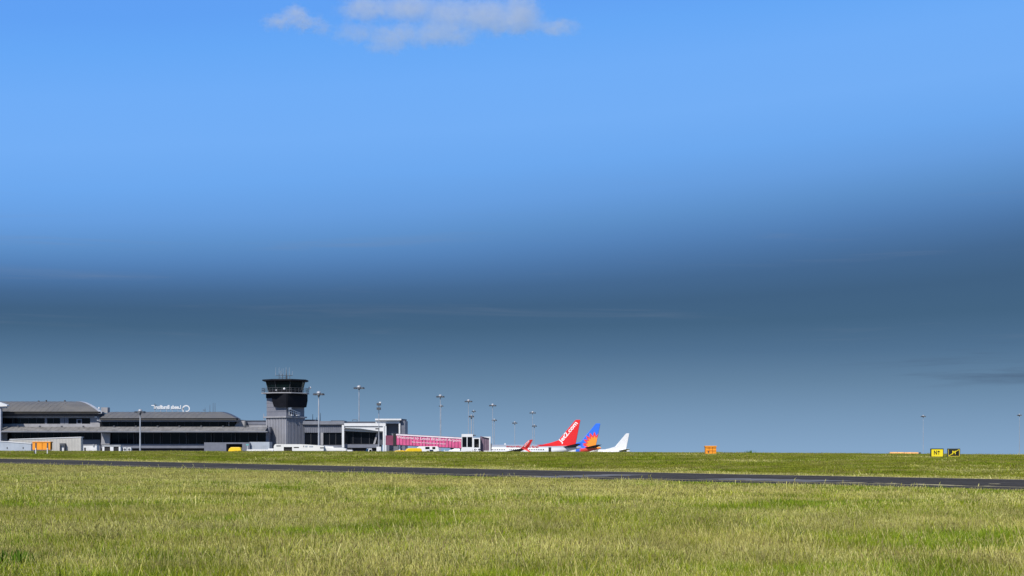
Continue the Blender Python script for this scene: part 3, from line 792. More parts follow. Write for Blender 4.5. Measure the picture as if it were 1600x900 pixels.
# ------------------------------------------------------------------ gate building with white frames
A = At(580, 334)
T = thing('gate_building', 'white framed gate building with dark glazed hall and taller box end', 'building', A.loc)
b = MB(); A.box(b, 537.8, 602.5, 661.2, 665.8, -1.5, 10); b.build('fascia', M['white'], T)
A.box(MB(), 543, 586, 658.6, 661.1, 1, 9).build('roof_plant', M['slate_dark'], T)
b = MB(); b.tube((A.X(551, 3), 3, A.Z(658, 3)), (A.X(551, 3), 3, A.Z(656, 3)), .06); b.tube((A.X(558, 3), 3, A.Z(658, 3)), (A.X(558, 3), 3, A.Z(656, 3)), .06); b.tube((A.X(551, 3), 3, A.Z(656, 3)), (A.X(558, 3), 3, A.Z(656, 3)), .06); b.build('roof_rail', M['steel_dark'], T)
b = MB(); b.prism(A.poly([(538, 666.4), (602, 666.4), (602, 674.2), (590, 673.5), (563, 669.4), (538, 668.6)], -1.2), -1.2, 0); b.build('tapered_beam', M['white'], T)
b = MB(); b.prism(A.poly([(538, 668.9), (563, 669.8), (597, 674.6), (597, 676), (538, 673.5)], -.4), -.4, 8); b.build('soffit', M['beige'], T)
A.box(MB(), 538.5, 597, 673.5, 694.2, 4.2, 9.9).build('interior', M['dark'], T)
windows(A, T, 538.8, 590, 675, 694, .9, 4)
A.box(MB(), 590, 598, 676, 695, .9, 1.2).build('side_panel', M['slate_dark'], T)
b = MB(); b.add([(A.X(x, .5), .5, A.Z(y, .5)) for x, y in ((583, 694), (586, 694), (591, 676.5), (588.5, 676.5))]+[(A.X(x, .5), .85, A.Z(y, .5)) for x, y in ((583, 694), (586, 694), (591, 676.5), (588.5, 676.5))],
      [(0,1,2,3), (4,5,6,7), (0,1,5,4), (1,2,6,5), (2,3,7,6), (3,0,4,7)]); b.build('brace', M['grey_wall'], T)
A.box(MB(), 538, 592, 694.3, 699.6, -.2, 8).build('low_wall', M['slate'], T)
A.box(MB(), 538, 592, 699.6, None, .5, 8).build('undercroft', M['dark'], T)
for x0, x1 in ((534.2, 537.6), (598.2, 600.6), (601.2, 603.6)):
    A.box(MB(), x0, x1, 664 if x0 < 540 else 666, None, -1.7, -1.25).build('column', M['white'], T)
b = MB(); A.box(b, 604, 622.5, 661.5, None, 1.5, 9); b.build('recessed_wall', M['slate'], T)
A.box(MB(), 587, 624.5, 656.8, 661.6, -.8, 9).build('upper_fascia', M['white'], T)
A.box(MB(), 586, 627, 654.2, 656.6, -1.6, 10).build('upper_roof', M['white'], T)
b = MB(); b.add([(A.X(627.2, -1.4), -1.4, A.Z(y, -1.4)) for y in (654.4, 656.6)]+[(A.X(635.5, 6), 6, A.Z(y, 0)) for y in (656.6, 654.4)]+[(A.X(627.2, -1.4), 7, A.Z(y, -1.4)) for y in (654.4, 656.6)], [(0,1,2,3), (4,5,2,3), (0,3,4), (1,2,5)]); b.build('roof_return', M['slate_dark'], T)
A.box(MB(), 623, 625.4, 661.7, None, -.9, -.4).build('frame_leg', M['white'], T)
A.box(MB(), 625.5, 633, 657.2, None, -.4, 8).build('end_wall', M['slate'], T)

# ------------------------------------------------------------------ jet bridge
A = At(670, 318)
JB = thing('jet_bridge', 'pink panelled passenger boarding bridge with white welcome lettering and white cab', 'boarding bridge', A.loc)
xl, xr = 619.3, 721
top = lambda px: 678.4+(px-xl)*(5.6/(xr-xl)); bot = lambda px: 694.3+(px-xl)*(5.3/(xr-xl))
b = MB(); b.prism(A.poly([(xl, bot(xl)+.7), (xr, bot(xr)+.7), (xr, top(xr)+.4), (xl, top(xl)+.4)]), .05, 2.9); b.build('tunnel', M['slate_dark'], JB)  # dark slate behind the panels stands in for shadow in their gaps
b = MB(); b.prism(A.poly([(xl-.4, top(xl)+1.7), (xr, top(xr)+1.7), (xr, top(xr)-.1), (xl-.4, top(xl)-.1)]), -.22, 3); b.build('roof_trim', M['pale_strip'], JB)
b = MB(); b.prism(A.poly([(xl, top(xl)-.11), (xr, top(xr)-.11), (xr, top(xr)-.9), (xl, top(xl)-.9)]), .1, 2.9); b.build('roof', M['slate'], JB)
b = MB(); b.prism(A.poly([(xl, bot(xl)+1.6), (xr, bot(xr)+1.6), (xr, bot(xr)+.75), (xl, bot(xl)+.75)]), .0, 2.9); b.build('underframe', M['slate_dark'], JB)
np_ = 20; pw = (xr-xl)/np_
for i in range(np_):
    a, c = xl+i*pw+.37, xl+(i+1)*pw-.37
    b = MB(); b.prism(A.poly([(a, bot(a)+.6), (c, bot(c)+.6), (c, top(c)+1.75), (a, top(a)+1.75)]), -.10, .04); b.build('side_panel', M['pink'], JB)
sl = math.atan2(5.4, xr-xl)
rot = lambda px, py: Matrix.Translation((A.X(px), -.155, A.Z(py))) @ Matrix.Rotation(sl, 4, 'Y')
text('lettering', 'Welcome to Leeds Bradford Airport', A.X(720)-A.X(620), .80, M['pale_text'], JB, rot(620, 686.4), .004, .02)
text('lettering', 'The home of independent air travel', A.X(696)-A.X(643), .42, M['pale_text'], JB, rot(643, 692.4), .008, .02)
A.box(MB(), 614.4, 619, 677.3, 697.2, -.1, 3).build('bellows', M['dark'], JB)
b = MB(); A.box(b, 602.5, 614.3, 680.5, 695.5, .5, 2.8); rt = b.build('rear_tunnel', M['pink_dull'], JB)
b = MB(); A.box(b, 721.1, 738.8, 678.2, 682.7, -.6, 3); A.box(b, 721.1, 738.8, 698.8, None, -.6, 3); A.box(b, 721.1, 722.2, 682.7, 698.8, -.6, 3); A.box(b, 729.2, 730.4, 682.7, 698.8, -.6, -.2); A.box(b, 737.8, 738.8, 682.7, 698.8, -.6, 3)
b.build('cab', M['white'], JB)
for x0, x1 in ((722.3, 729.1), (730.5, 737.7)): A.box(MB(), x0, x1, 682.8, 698.7, -.4, -.25).build('cab_window', M['glass'], JB)
A.box(MB(), 739, 743, 679.4, 681, .4, 2).build('beacon', M['steel_dark'], JB)
b = MB(); A.box(b, 738.9, 750.2, 684, 685.7, -1, 1.5); A.box(b, 738.9, 750.2, 699.4, 701, -1, 1.5); A.box(b, 738.9, 740.7, 685.7, 699.4, -1, 1.5); A.box(b, 748.4, 750.2, 685.7, 699.4, -1, 1.5); b.build('door_frame', M['white'], JB)
A.box(MB(), 740.8, 748.3, 685.8, 699.3, .2, 1.2).build('doorway', M['dark'], JB)
b = MB(); A.box(b, 741.5, 743, 701, None, 0, .4); A.box(b, 748, 749.5, 701, None, 0, .4); b.build('leg', M['steel'], JB)
b = MB(); b.prism(A.poly([(750.3, 681.3), (764.2, 684.6), (764.2, 731), (750.3, 731)]), .6, 3); b.build('second_tunnel', M['purple'], JB)
b = MB(); A.box(b, 752.5, 752.9, 684, 705, .5, .59); A.box(b, 756.5, 756.9, 685, 705, .5, .59); A.box(b, 760.5, 760.9, 686, 705, .5, .59); b.build('tunnel_rib', M['slate_dark'], JB)
b = MB(); b.prism(A.poly([(753, 682.2), (766.5, 682.2), (766.5, 684.4), (763, 684.4)]), .2, 3.1); A.box(b, 764.3, 766.5, 684.4, None, .2, 3.1); b.build('end_frame', M['white'], JB)
A.box(MB(), 766.6, 768.2, 693, 705, .4, .8).build('bumper', M['steel_dark'], JB)
b = MB(); A.box(b, 664, 667, 695.5, None, 1, 1.4); A.box(b, 672.3, 675, 696, None, 1, 1.4); A.box(b, 718.2, 720.4, 700.5, None, .5, 1); b.build('support_leg', M['white'], JB)

# ------------------------------------------------------------------ light masts
def mast(px, hy, Y, hw, label, base_r=.2, kind='cross'):
    A = At(px, Y); H = A.Z(hy); wd = hw*Y/F
    T = thing('light_mast', label, 'light mast', A.loc, group='floodlight masts on the apron')
    MB().tube((0, 0, 0), (0, 0, H), base_r, base_r*.55, 10).build('pole', M['steel'], T, smooth=True)
    b = MB(); n = 4
    s = wd/2
    if kind == 'side':
        for z in (H, H-.9):
            b.tube((0, 0, z-.2), (.1, -.6, z), .09, .09, 6)
        b.build('bracket', M['steel_dark'], T)
        for z in (H, H-1.0):
            q = MB(); q.box(-.42, .42, -1.0, .5, z-.22, z+.3); q.build('floodlight', M['steel_dark'], T)
        MB().box(.05, .5, -.3, .3, H+.32, H+.6).build('cap', M['white'], T)
        MB().box(-.75, .1, -.5, .2, A.Z(671), A.Z(669)).build('cctv_camera', M['steel_dark'], T)
        MB().box(-.5, .5, -.4, .4, 0, A.Z(698)).build('base_cabinet', M['white'], T)
        return T
    for k in range(6):
        a = math.pi/6+k*math.pi/3; b.tube((0, 0, H-.1), (s*.72*math.cos(a), s*.72*math.sin(a), H-.05), .06, .05, 5)
    b.tube((0, 0, H-.6), (0, 0, H-.25), base_r*.95, base_r*1.3, 8)
    b.build('crown', M['steel_dark'], T)
    f = MB(); q = s*.24; f.prism_z([(-q,-q*1.1), (q,-q*1.1), (q,q*1.1), (-q,q*1.1)], -.24, [(-q*.8,-q*.8), (q*.8,-q*.8), (q*.8,q*.8), (-q*.8,q*.8)], .10)
    me = f.mesh('floodlight', M['steel_dark']); ln = MB(); ln.box(-q*.8, q*.8, -q*.9, q*.9, -.29, -.241); lm = ln.mesh('lens', M['lamp_lens'])
    for k in range(6):
        a = math.pi/6+k*math.pi/3
        h = share('floodlight', me, T, (s*.80*math.cos(a), s*.80*math.sin(a), H+.02), (0, 0, a)); share('lens', lm, h)
    b = MB(); b.ball((0, 0, H+.22), min(.62, s*.42), 10, 6, .8); b.build('cap', M['steel'], T, smooth=True)
    return T
mast(219, 643.6, 292, 17, 'light mast in front of the low terminal left of the control tower', .20)
mast(498, 615.6, 300, 17.5, 'tall light mast just right of the control tower', .20)
mast(561, 606, 372, 17, 'tallest light mast, rising behind the white gate building', .17)
mast(592, 632, 325, 8, 'light mast seen side on against the white gate building, dark lamps stacked', .13, 'side')
mast(688, 619.6, 400, 13, 'tallest light mast behind the pink boarding bridge', .14)
mast(689.2, 634.3, 560, 7, 'short light mast in line behind the tallest mast over the pink bridge', .10)
mast(732, 627, 450, 12, 'taller light mast behind the white bridge cab', .12)
mast(736.6, 650.5, 345, 8, 'low light mast closest above the white bridge cab', .17)
mast(740.2, 642.5, 520, 6.5, 'light mast of middle height among the three over the bridge cab', .12)
mast(769.8, 633.5, 470, 11.5, 'taller of two masts close together right of the boarding bridge', .12)
mast(772.4, 656.4, 480, 8, 'shorter of two masts close together right of the boarding bridge', .12)
mast(804.3, 660.8, 460, 8, 'lone short mast above the silver red-tailed aircraft', .12)
mast(832.3, 645, 540, 10, 'taller of two masts above the silver aircraft just left of the red fin', .12)
mast(835, 665.5, 440, 7.5, 'shorter of two masts above the silver aircraft just left of the red fin', .12)
mast(1442.5, 650.5, 520, 7.5, 'far thin mast left of the yellow taxiway sign', .11)
mast(1592.8, 648.6, 520, 7, 'far thin mast at the right edge of the view', .11)

# ------------------------------------------------------------------ aircraft
def fin_mat(kind):
    m = bpy.data.materials.new(kind+'_livery'); m.use_nodes = True
    t = NT(m.node_tree); b = t.n['Principled BSDF']
    pos = t.add('ShaderNodeTexCoord').outputs['Object']
    sp = t.add('ShaderNodeSeparateXYZ'); t.put(sp.inputs[0], pos); x, _, z = sp.outputs
    b.inputs['Roughness'].default_value = .3; b.inputs['Coat Weight'].default_value = .3
    if kind == 'silver':
        f = t.smooth(z, 3.7, 4.7)
        red = t.math('MULTIPLY', t.smooth(t.math('SUBTRACT', z, t.math('MULTIPLY_ADD', x, .03, 4.95)), 0, .06), t.smooth(x, -13.5, -12))
        c = t.mix(f, c4((.74,.75,.77)), c4((.40,.43,.48)))
        c = t.mix(red, c, c4((.72,.022,.022)))
        t.put(b.inputs['Base Color'], c)
        t.put(b.inputs['Metallic'], t.math('MULTIPLY', f, .35))
    else:       # sunburst print on blue
        dx = t.math('ADD', x, 2.1); dz = t.math('SUBTRACT', z, 5.3)
        r = t.math('POWER', t.math('ADD', t.math('MULTIPLY', dx, dx), t.math('MULTIPLY', t.math('MULTIPLY', dz, dz), .85)), .5)
        a = t.math('ARCTAN2', dz, dx)
        def spiky(k, base, amp, ph):
            s_ = t.math('PINGPONG', t.math('ADD', t.math('MULTIPLY', a, k), ph), 1.0)
            return t.math('MULTIPLY_ADD', s_, amp, base)
        outer = t.smooth(t.math('SUBTRACT', r, spiky(5.5, 2.75, 1.3, .3)), 0, .06)
        inner = t.smooth(t.math('SUBTRACT', r, spiky(5.5, 2.05, .8, .3)), 0, .12)
        c = t.mix(inner, c4((.90,.30,.03)), c4((.78,.05,.06)))
        c = t.mix(outer, c, c4((.035,.16,.72)))
        low_ = t.smooth(z, 4.5, 4.0)
        c = t.mix(t.math('MULTIPLY', low_, t.smooth(t.math('ADD', x, t.noise(pos, .7, 2)), -7.0, -6.0)), c, c4((.74,.07,.05)))
        c = t.mix(t.smooth(x, -8.3, -8.6), c, c4((.76,.77,.78)))
        t.put(b.inputs['Base Color'], c)
    return m
FM = {'silver': fin_mat('silver'), 'sunburst': fin_mat('sunburst'), 'white': M['jet_white']}
def airliner(name, label, tail_px, Y, kind, fin_m, dz=0.):
    A = At(tail_px, Y); T = thing(name, label, 'aircraft', (A.loc[0], A.loc[1], A.loc[2]+dz), 0, 'parked airliners')
    zc, R_ = 3.35, 1.88
    st_ = [(-39.4, zc-.4, .12), (-39.0, zc-.36, .5), (-38, zc-.28, .95), (-36.4, zc-.15, 1.42), (-34.5, zc-.03, 1.75), (-32.5, zc, R_), (-14, zc, R_),
           (-11, zc+.10, 1.76), (-8, zc+.32, 1.48), (-5, zc+.62, 1.08), (-2.5, zc+.86, .68), (-.6, zc+1.0, .36), (0, zc+1.02, .2)]
    b = MB(); n = 24
    b.rings([[(x, r*math.cos(2*math.pi*i/n), z+r*math.sin(2*math.pi*i/n)) for i in range(n)] for x, z, r in st_])
    fu = b.build('fuselage', FM[kind] if kind != 'white' else M['jet_white'], T, smooth=True)
    # cabin windows: one small dark inset on the near side each
    wb = MB(); wb.box(-.12, .12, -.02, .02, -.17, .17); wme = wb.mesh('cabin_window', M['glass'])
    zw = zc+.38; yw = -math.sqrt(R_**2-.38**2)-.005
    skip = {22, 23}
    for k in range(44):
        if k in skip: continue
        share('cabin_window', wme, fu, (-33.5+k*.52, yw, zw))
    b = MB()
    for x, dk in ((-9.3, 1), (-35.2, 0)):
        rr = 1.62 if x > -20 else 1.66
        b = MB(); b.box(x-.38, x+.38, -rr-.03, -rr+.25, zc-.45, zc+1.05); dr = b.build('door', M['dark'] if (dk and kind == 'silver') else M['jet_white'], T)
        if dk and kind == 'silver': dr['label'] = 'open rear door'
    # fin with dorsal fillet
    zt = 12.5
    prof = [(-11.9, 5.12), (-9.3, 5.65), (-6.7, 6.45), (-1.72, zt-.1), (-1.45, zt), (-.35, zt), (-.2, zt-.15), (-1.6, 5.3), (-1.75, 4.55), (-11.3, 4.55)]
    b = MB(); nn = len(prof); h = [.02, .06, .10, .10, .08, .05, .05, .06, .08, .14]
    th = .17
    core = [(x, z) for x, z in prof]
    cxm = sum(x for x, _ in core)/nn
    ins = [(x+(.35 if x < -4 else .12)*(1 if x < -3 else -1), z-(.12 if z > 12 else 0)) for x, z in core]
    b.add([(x, 0, z) for x, z in core]+[(x, -th, z) for x, z in ins]+[(x, th, z) for x, z in ins],
          [tuple(range(nn, 2*nn)), tuple(range(3*nn-1, 2*nn-1, -1))]+[(i, (i+1)%nn, nn+(i+1)%nn, nn+i) for i in range(nn)]+[((i+1)%nn, i, 2*nn+i, 2*nn+(i+1)%nn) for i in range(nn)])
    fin = b.build('tail_fin', fin_m, T)
    b = MB(); b.add([(x, y, z) for y in (-th-.015, -th+.01) for x, z in ((-1.62, 6.2), (-1.57, 6.2), (-.93, 11.6), (-.98, 11.6))], [(0,1,2,3), (4,5,6,7), (0,1,5,4), (1,2,6,5), (2,3,7,6), (3,0,4,7)])
    # stabilisers
    for sg in (-1, 1):
        b = MB(); R3 = []
        for u, xl_, xt, z, tk in ((0, -5.6, -1.5, zc+1.15, .20), (1, -1.9, -.2, zc+2.05, .07)):
            y = sg*(.5+6.7*u)
            R3.append([(xl_, y, z), ((xl_+xt)/2-.3, y, z+tk), (xt, y, z), ((xl_+xt)/2-.3, y, z-tk)])
        b.rings(R3); b.build('stabiliser', M['jet_dark'] if kind != 'white' else M['jet_white'], T, smooth=False)
    # wings, winglets, engines
    WX = -2.4
    for sg in (-1, 1):
        b = MB(); R3 = []
        for y, xl_, xt, z, tk in ((1.2, -25.6, -17.6, 2.2, .45), (5.6, -22.6, -16.9, 2.6, .32), (16.6, -15.6, -13.6, 4.0, .09)):
            xl_ += WX; xt += WX; R3.append([(xl_, sg*y, z), ((xl_*2+xt)/3, sg*y, z+tk), (xt, sg*y, z), ((xl_*2+xt)/3, sg*y, z-tk*.7)])
        b.rings(R3); wg = b.build('wing', M['jet_dark'] if kind != 'white' else M['jet_white'], T)
        b = MB(); R3 = []
        for y, xl_, xt, z, tk in ((16.6, -15.7, -13.5, 4.0, .09), (17.1, -14.6, -12.9, 4.9, .08), (17.7, -12.9, -12.1, 6.5, .05)):
            xl_ += WX; xt += WX; R3.append([(xl_, sg*y, z), ((xl_+xt)/2, sg*(y+tk), z), (xt, sg*y, z), ((xl_+xt)/2, sg*(y-tk), z)])
        b.rings(R3); R3 = []
        for y, xl_, xt, z, tk in ((16.6, -15.2, -13.8, 3.97, .06), (17.0, -13.2, -12.6, 3.1, .04)):
            xl_ += WX; xt += WX; R3.append([(xl_, sg*y, z), ((xl_+xt)/2, sg*(y+tk), z), (xt, sg*y, z), ((xl_+xt)/2, sg*(y-tk), z)])
        b.rings(R3)
        wl = b.build('winglet', {'silver': M['jet_red'], 'sunburst': FM['sunburst'], 'white': M['jet_white']}[kind], wg)
        if kind == 'silver' and sg < 0:
            u = Vector((2.1, -1.05, 2.5)).normalized(); nn_ = Vector((-.1, .92, .38)); nn_ = (nn_-u*nn_.dot(u)).normalized(); q = u.cross(nn_)
            o3 = Vector((-14.35+WX, -16.85, 4.35))
            mw = Matrix(((u.x, nn_.x, q.x, o3.x), (u.y, nn_.y, q.y, o3.y), (u.z, nn_.z, q.z, o3.z), (0, 0, 0, 1)))
            text('lettering', 'Jet2.com', 2.2, .46, M['white_text'], wl, mw, .03, .12)
        b = MB(); n = 16
        b.rings([[(x+WX, sg*4.9+r*math.cos(2*math.pi*i/n), 1.75+r*math.sin(2*math.pi*i/n)) for i in range(n)] for x, r in ((-26.2, .85), (-26.0, .98), (-24.5, 1.05), (-22.8, .85), (-22.6, .5))])
        b.build('engine', M['jet_red'] if kind == 'silver' else M['engine'], T, smooth=True)
        b = MB(); b.tube((-18.6+WX, sg*2.85, .6), (-18.6+WX, sg*2.6, 2.2), .13); 
        lg = b.build('landing_gear', M['steel'], T); b = MB()
        for q in (-.35, .35): b.tube((-18.6+WX, sg*2.85+q-.16, .56), (-18.6+WX, sg*2.85+q+.16, .56), .56, .56, 14)
        b.build('tyre', M['tyre'], lg)
    b = MB(); b.tube((-35, 0, .4), (-35, 0, 2.0), .1); lg = b.build('nose_gear', M['steel'], T)
    b = MB(); b.tube((-35, -.3, .36), (-35, -.1, .36), .36, .36, 12); b.tube((-35, .1, .36), (-35, .3, .36), .36, .36, 12); b.build('tyre', M['tyre'], lg)
    b = MB(); b.box(-38.6, -37.6, -.75, .75, zc+.5, zc+.8); b.build('windscreen', M['glass'], T)
    b = MB(); b.prism([(-22.8, zc+R_-.02), (-22.2, zc+R_-.02), (-22.3, zc+R_+.38), (-22.6, zc+R_+.38)], -.06, .06); b.build('aerial', M['white'], T)
    return T, A, fin, fu
T, A, fin, fu = airliner('airliner', 'silver airliner with red tail fin carrying white lettering along it', 908, 420, 'silver', M['jet_red'])
mw = Matrix.Translation((A.X(878.4), -.19, A.Z(694.2))) @ Matrix.Rotation(-math.atan2(30.4, 25.6), 4, 'Y')
text('lettering', 'Jet2.com', 7.7, 1.66, M['white_text'], fin, mw, .025, .03)
k_ = 420/F
text('lettering', 'friendly', A.X(814.5)-A.X(791), .62, M['red_text'], fu, Matrix.Translation((A.X(791), -1.58, A.Z(699.6))), .01, .3)
text('lettering', 'low fares', A.X(841)-A.X(822), .62, M['red_text'], fu, Matrix.Translation((A.X(822), -1.58, A.Z(699.6))), .01, .3)
T, A, _, _ = airliner('airliner', 'airliner with bright blue tail fin and orange and red sunburst behind the red fin', 939, 470, 'sunburst', FM['sunburst'])
T, A, _, _ = airliner('airliner', 'all white airliner with plain white tail fin, rightmost of the parked aircraft', 984, 650, 'white', M['jet_white'])

# ------------------------------------------------------------------ vehicles on the apron
wheel_me = {}
def wheel(parent, x, y, r, side):
    key = round(r, 2)
    if key not in wheel_me:
        t_ = MB(); t_.tube((0, -.12, 0), (0, .12, 0), r, r, 16); q = MB(); q.tube((0, -.13, 0), (0, .13, 0), r*.55, r*.55, 12)
        wheel_me[key] = (t_.mesh('tyre', M['tyre']), q.mesh('rim', M['steel']))
    t_ = share('wheel', wheel_me[key][0], parent, (x, y, r)); share('rim', wheel_me[key][1], t_)
def van(name, label, cat, px, Y, L, H, Wd, body, kind='van', rz=0., group=None, yglass=True):
    """side profile facing -X, centred on px"""
    A = At(px, Y); T = thing(name, label, cat, A.loc, rz, group)
    h = L/2; g = .32; w2 = Wd/2
    if kind == 'van': prof = [(-h, g), (h, g), (h, H*.95), (h-.12, H), (-h+L*.30, H), (-h+L*.17, H*.60), (-h+.1, H*.50)]
    elif kind == 'car': prof = [(-h, g), (h, g), (h, H*.62), (h-.25, H*.66), (h-L*.20, H*.98), (-h+L*.42, H), (-h+L*.26, H*.68), (-h+.1, H*.58)]
    elif kind == 'pickup': prof = [(-h, g), (h, g), (h, H*.58), (-h+L*.5, H*.58), (-h+L*.47, H), (-h+L*.28, H), (-h+L*.18, H*.60), (-h+.08, H*.54)]
    else: prof = [(-h, g), (h, g), (h, H*.86), (h-.14, H*.96), (h-.4, H), (-h+.7, H), (-h+.3, H*.93), (-h+.05, H*.78)]
    MB().prism(prof, -w2, w2).build('body', body, T, bevel=.06)
    z0, z1 = H*.60, H*.88
    if kind in ('van',):
        for a, c in ((-h+L*.24, -h+L*.38),): 
            for sg in (-1, 1): MB().box(a, c, sg*(w2+.01)-.015, sg*(w2+.01)+.015, z0, z1).build('side_window', M['glass'], T)
    elif kind == 'car':
        for a, c in ((-h+L*.34, -h+L*.54), (-h+L*.56, h-L*.22)):
            for sg in (-1, 1): MB().box(a, c, sg*(w2+.01)-.015, sg*(w2+.01)+.015, H*.70, H*.92).build('side_window', M['glass'], T)
    elif kind == 'pickup':
        for sg in (-1, 1): MB().box(-h+L*.30, -h+L*.44, sg*(w2+.01)-.015, sg*(w2+.01)+.015, H*.65, H*.92).build('side_window', M['glass'], T)
    if kind != 'bus':
        q = {'van': ((-h+L*.165, H*.62), (-h+L*.285, H*.97)), 'car': ((-h+L*.27, H*.70), (-h+L*.41, H*.98)), 'pickup': ((-h+L*.185, H*.63), (-h+L*.275, H*.97))}[kind]
        (xa, za), (xb, zb_) = q; y_ = w2-.1
        MB().add([(xa-.03, -y_, za+.03), (xa-.03, y_, za+.03), (xb-.03, y_, zb_+.03), (xb-.03, -y_, zb_+.03), (xa+.02, -y_, za), (xa+.02, y_, za), (xb+.02, y_, zb_), (xb+.02, -y_, zb_)],
                 [(0,1,2,3), (4,5,6,7), (0,1,5,4), (1,2,6,5), (2,3,7,6), (3,0,4,7)]).build('windscreen', M['glass'], T)
    r = .36 if kind != 'bus' else .48
    for x in (-h+L*.18, h-L*.2):
        for sg in (-1, 1): wheel(T, x, sg*(w2-.1), r, sg)
    for sg in (-1, 1): MB().box(-h-.03, -h+.1, sg*(w2-.3)-.15, sg*(w2-.3)+.15, .62, .82).build('headlight', M['lamp_lens'], T)
    return T, A
# airport bus with a forward cab, dark wheel recess and small blue markings
Yb = 256; A = At(468, Yb); T = thing('airport_bus', 'long white airport vehicle parked in front of the control tower', 'bus', A.loc)
b = MB(); b.prism(A.poly([(429.5, 704.5), (445, 704.5), (445, 698.4), (458, 698.4), (458, 704.5), (507, 704.5), (507, 696.4), (480, 694.6), (470, 694.2), (431.5, 694.0), (429.5, 697)]), -1.2, 1.2)
b.build('body', M['white_v'], T)
b = MB(); b.prism([(A.X(430), .55), (A.X(445), .55), (A.X(445), A.Z(704.5)-.005), (A.X(430), A.Z(704.5)-.005)], -1.15, 1.15); b.prism([(A.X(458), .55), (A.X(507), .55), (A.X(507), A.Z(704.5)-.005), (A.X(458), A.Z(704.5)-.005)], -1.15, 1.15); b.build('chassis', M['steel_dark'], T)
A.box(MB(), 445.1, 457.9, 698.5, 706, -.9, 1.1).build('wheel_recess', M['dark'], T)
for nm, x0, x1, y0, y1, mm in (('side_window', 431.8, 438.8, 696, 697.3, 'glass'), ('vent', 458.8, 467, 698.4, 699.8, 'dark'), ('vent', 500, 506.4, 699, 700.4, 'dark'), ('side_marking', 474, 475, 696.2, 698.6, 'steel_dark'), ('side_marking', 476.6, 480.2, 696.2, 698.6, 'bluegrey'), ('side_marking', 483, 489, 696.6, 698.6, 'bluegrey')):
    A.box(MB(), x0, x1, y0, y1, -1.24, -1.19).build(nm, M[mm], T)
for px in (451.5, 495):
    for sg in (-1, 1): wheel(T, A.X(px), sg*1.05, .5, sg)
MB().box(A.X(429.3), A.X(430), -.9, .9, .8, 1.0).build('bumper', M['steel_dark'], T)
# belt loader
A = At(524, 257); T = thing('belt_loader', 'white conveyor belt loader lowered behind the long white vehicle', 'belt loader', A.loc)
b = MB(); b.prism(A.poly([(507.6, 704.5), (541.5, 704.5), (541.5, 701), (536, 700), (507.6, 699)]), -1, 1); b.build('body', M['white_v'], T, bevel=.04)
b = MB(); b.prism(A.poly([(507.6, 698.9), (522, 699.6), (522, 697.6), (507.6, 697)]), -.9, .9); b.build('cab', M['white_v'], T)
b = MB(); b.prism(A.poly([(507, 696.9), (507, 696), (537, 699.2), (537, 699.9), (522, 698.2)]), -.4, .4); b.build('conveyor', M['steel'], T)
for px in (512, 536):
    for sg in (-1, 1): wheel(T, A.X(px), sg*.8, .42, sg)
# baggage trailer left of the bus with rails
A = At(406, 262); T = thing('flat_trailer', 'low white flat trailer with grey mesh rails beside the loading bay', 'trailer', A.loc)
A.box(MB(), 385.5, 427, 702.2, 705.6, -1, 1).build('deck', M['white_v'], T)
b = MB()
for i in range(9): px = 394+i*2.9; A.box(b, px-.15, px+.15, 697.2, 702.2, -.9, -.85)
A.box(b, 394, 417.3, 697, 697.5, -.9, -.84); A.box(b, 394, 417.3, 699.6, 699.9, -.9, -.84); b.build('rail', M['steel'], T)
A.box(MB(), 419, 429, 700.8, 702.3, -.7, .7).build('cover', M['white_v'], T)
for px in (391, 421):
    for sg in (-1, 1): wheel(T, A.X(px), sg*.85, .38, sg)
A = At(386.5, 268); T = thing('notice_post', 'small teal and white notice on a post beside the loading bay', 'sign', A.loc)
A.box(MB(), 384.4, 388.4, 693.8, 696, -.05, .05).build('board', mat('teal_board', (.12,.35,.36), .5), T); MB().tube((0, .1, 0), (0, .1, A.Z(694.5)), .06).build('post', M['white'], T)
# yellow baggage tug in the loading bay
van('baggage_tug', 'yellow service vehicle standing in the dark loading bay', 'tug', 367.5, 316, 2.9, 4.0, 1.9, M['yellow'], 'bus')
van('parked_car', 'pale car by the foot of the side-on light mast', 'car', 580, 256, 2.9, 2.55, 1.8, M['white_v'], 'pickup', math.radians(20))
A = At(547, 262); T = thing('baggage_cart', 'small white baggage cart at the end of the belt loader', 'cart', A.loc)
A.box(MB(), 542.3, 550, 703, 705.4, -.7, .7).build('deck', M['white_v'], T); A.box(MB(), 548.8, 549.8, 700.8, 703, -.5, .5).build('handle_frame', M['steel_dark'], T); A.box(MB(), 542.3, 548, 701.4, 702.9, -.5, .5).build('load', M['steel_dark'], T)
for px in (543.5, 548.5):
    for sg in (-1, 1): wheel(T, A.X(px), sg*.6, .25, sg)
van('parked_car', 'small yellow car roof under the left end of the pink bridge', 'car', 623.3, 252, 1.9, 2.15, 1.6, M['yellow'], 'bus', math.radians(25), 'yellow vehicles under the bridge')
van('parked_van', 'larger yellow van under the pink bridge', 'van', 645.5, 252, 2.9, 2.55, 1.8, M['yellow'], 'bus', math.radians(12), 'yellow vehicles under the bridge')
T, A = van('parked_van', 'white van with dark windows parked behind the white pickup under the bridge', 'van', 668, 300, 4.9, 3.85, 2.2, M['white_v'], 'bus', math.radians(0))
for x0, x1 in ((664.5, 671), (675.5, 680)): A.box(MB(), x0, x1, 698.2, 701.6, -1.16, -1.11).build('side_window', M['glass'], T)
van('parked_car', 'low white pickup under the middle of the pink bridge', 'pickup', 669, 256, 2.7, 2.35, 1.8, M['white_v'], 'pickup', math.radians(160))
van('parked_car', 'dark car parked under the right half of the pink bridge', 'car', 687, 262, 1.9, 2.2, 1.7, M['steel_dark'], 'car', math.radians(35))
A = At(705, 266); T = thing('baggage_cart', 'pale flat baggage cart left of the bridge cab', 'cart', A.loc)
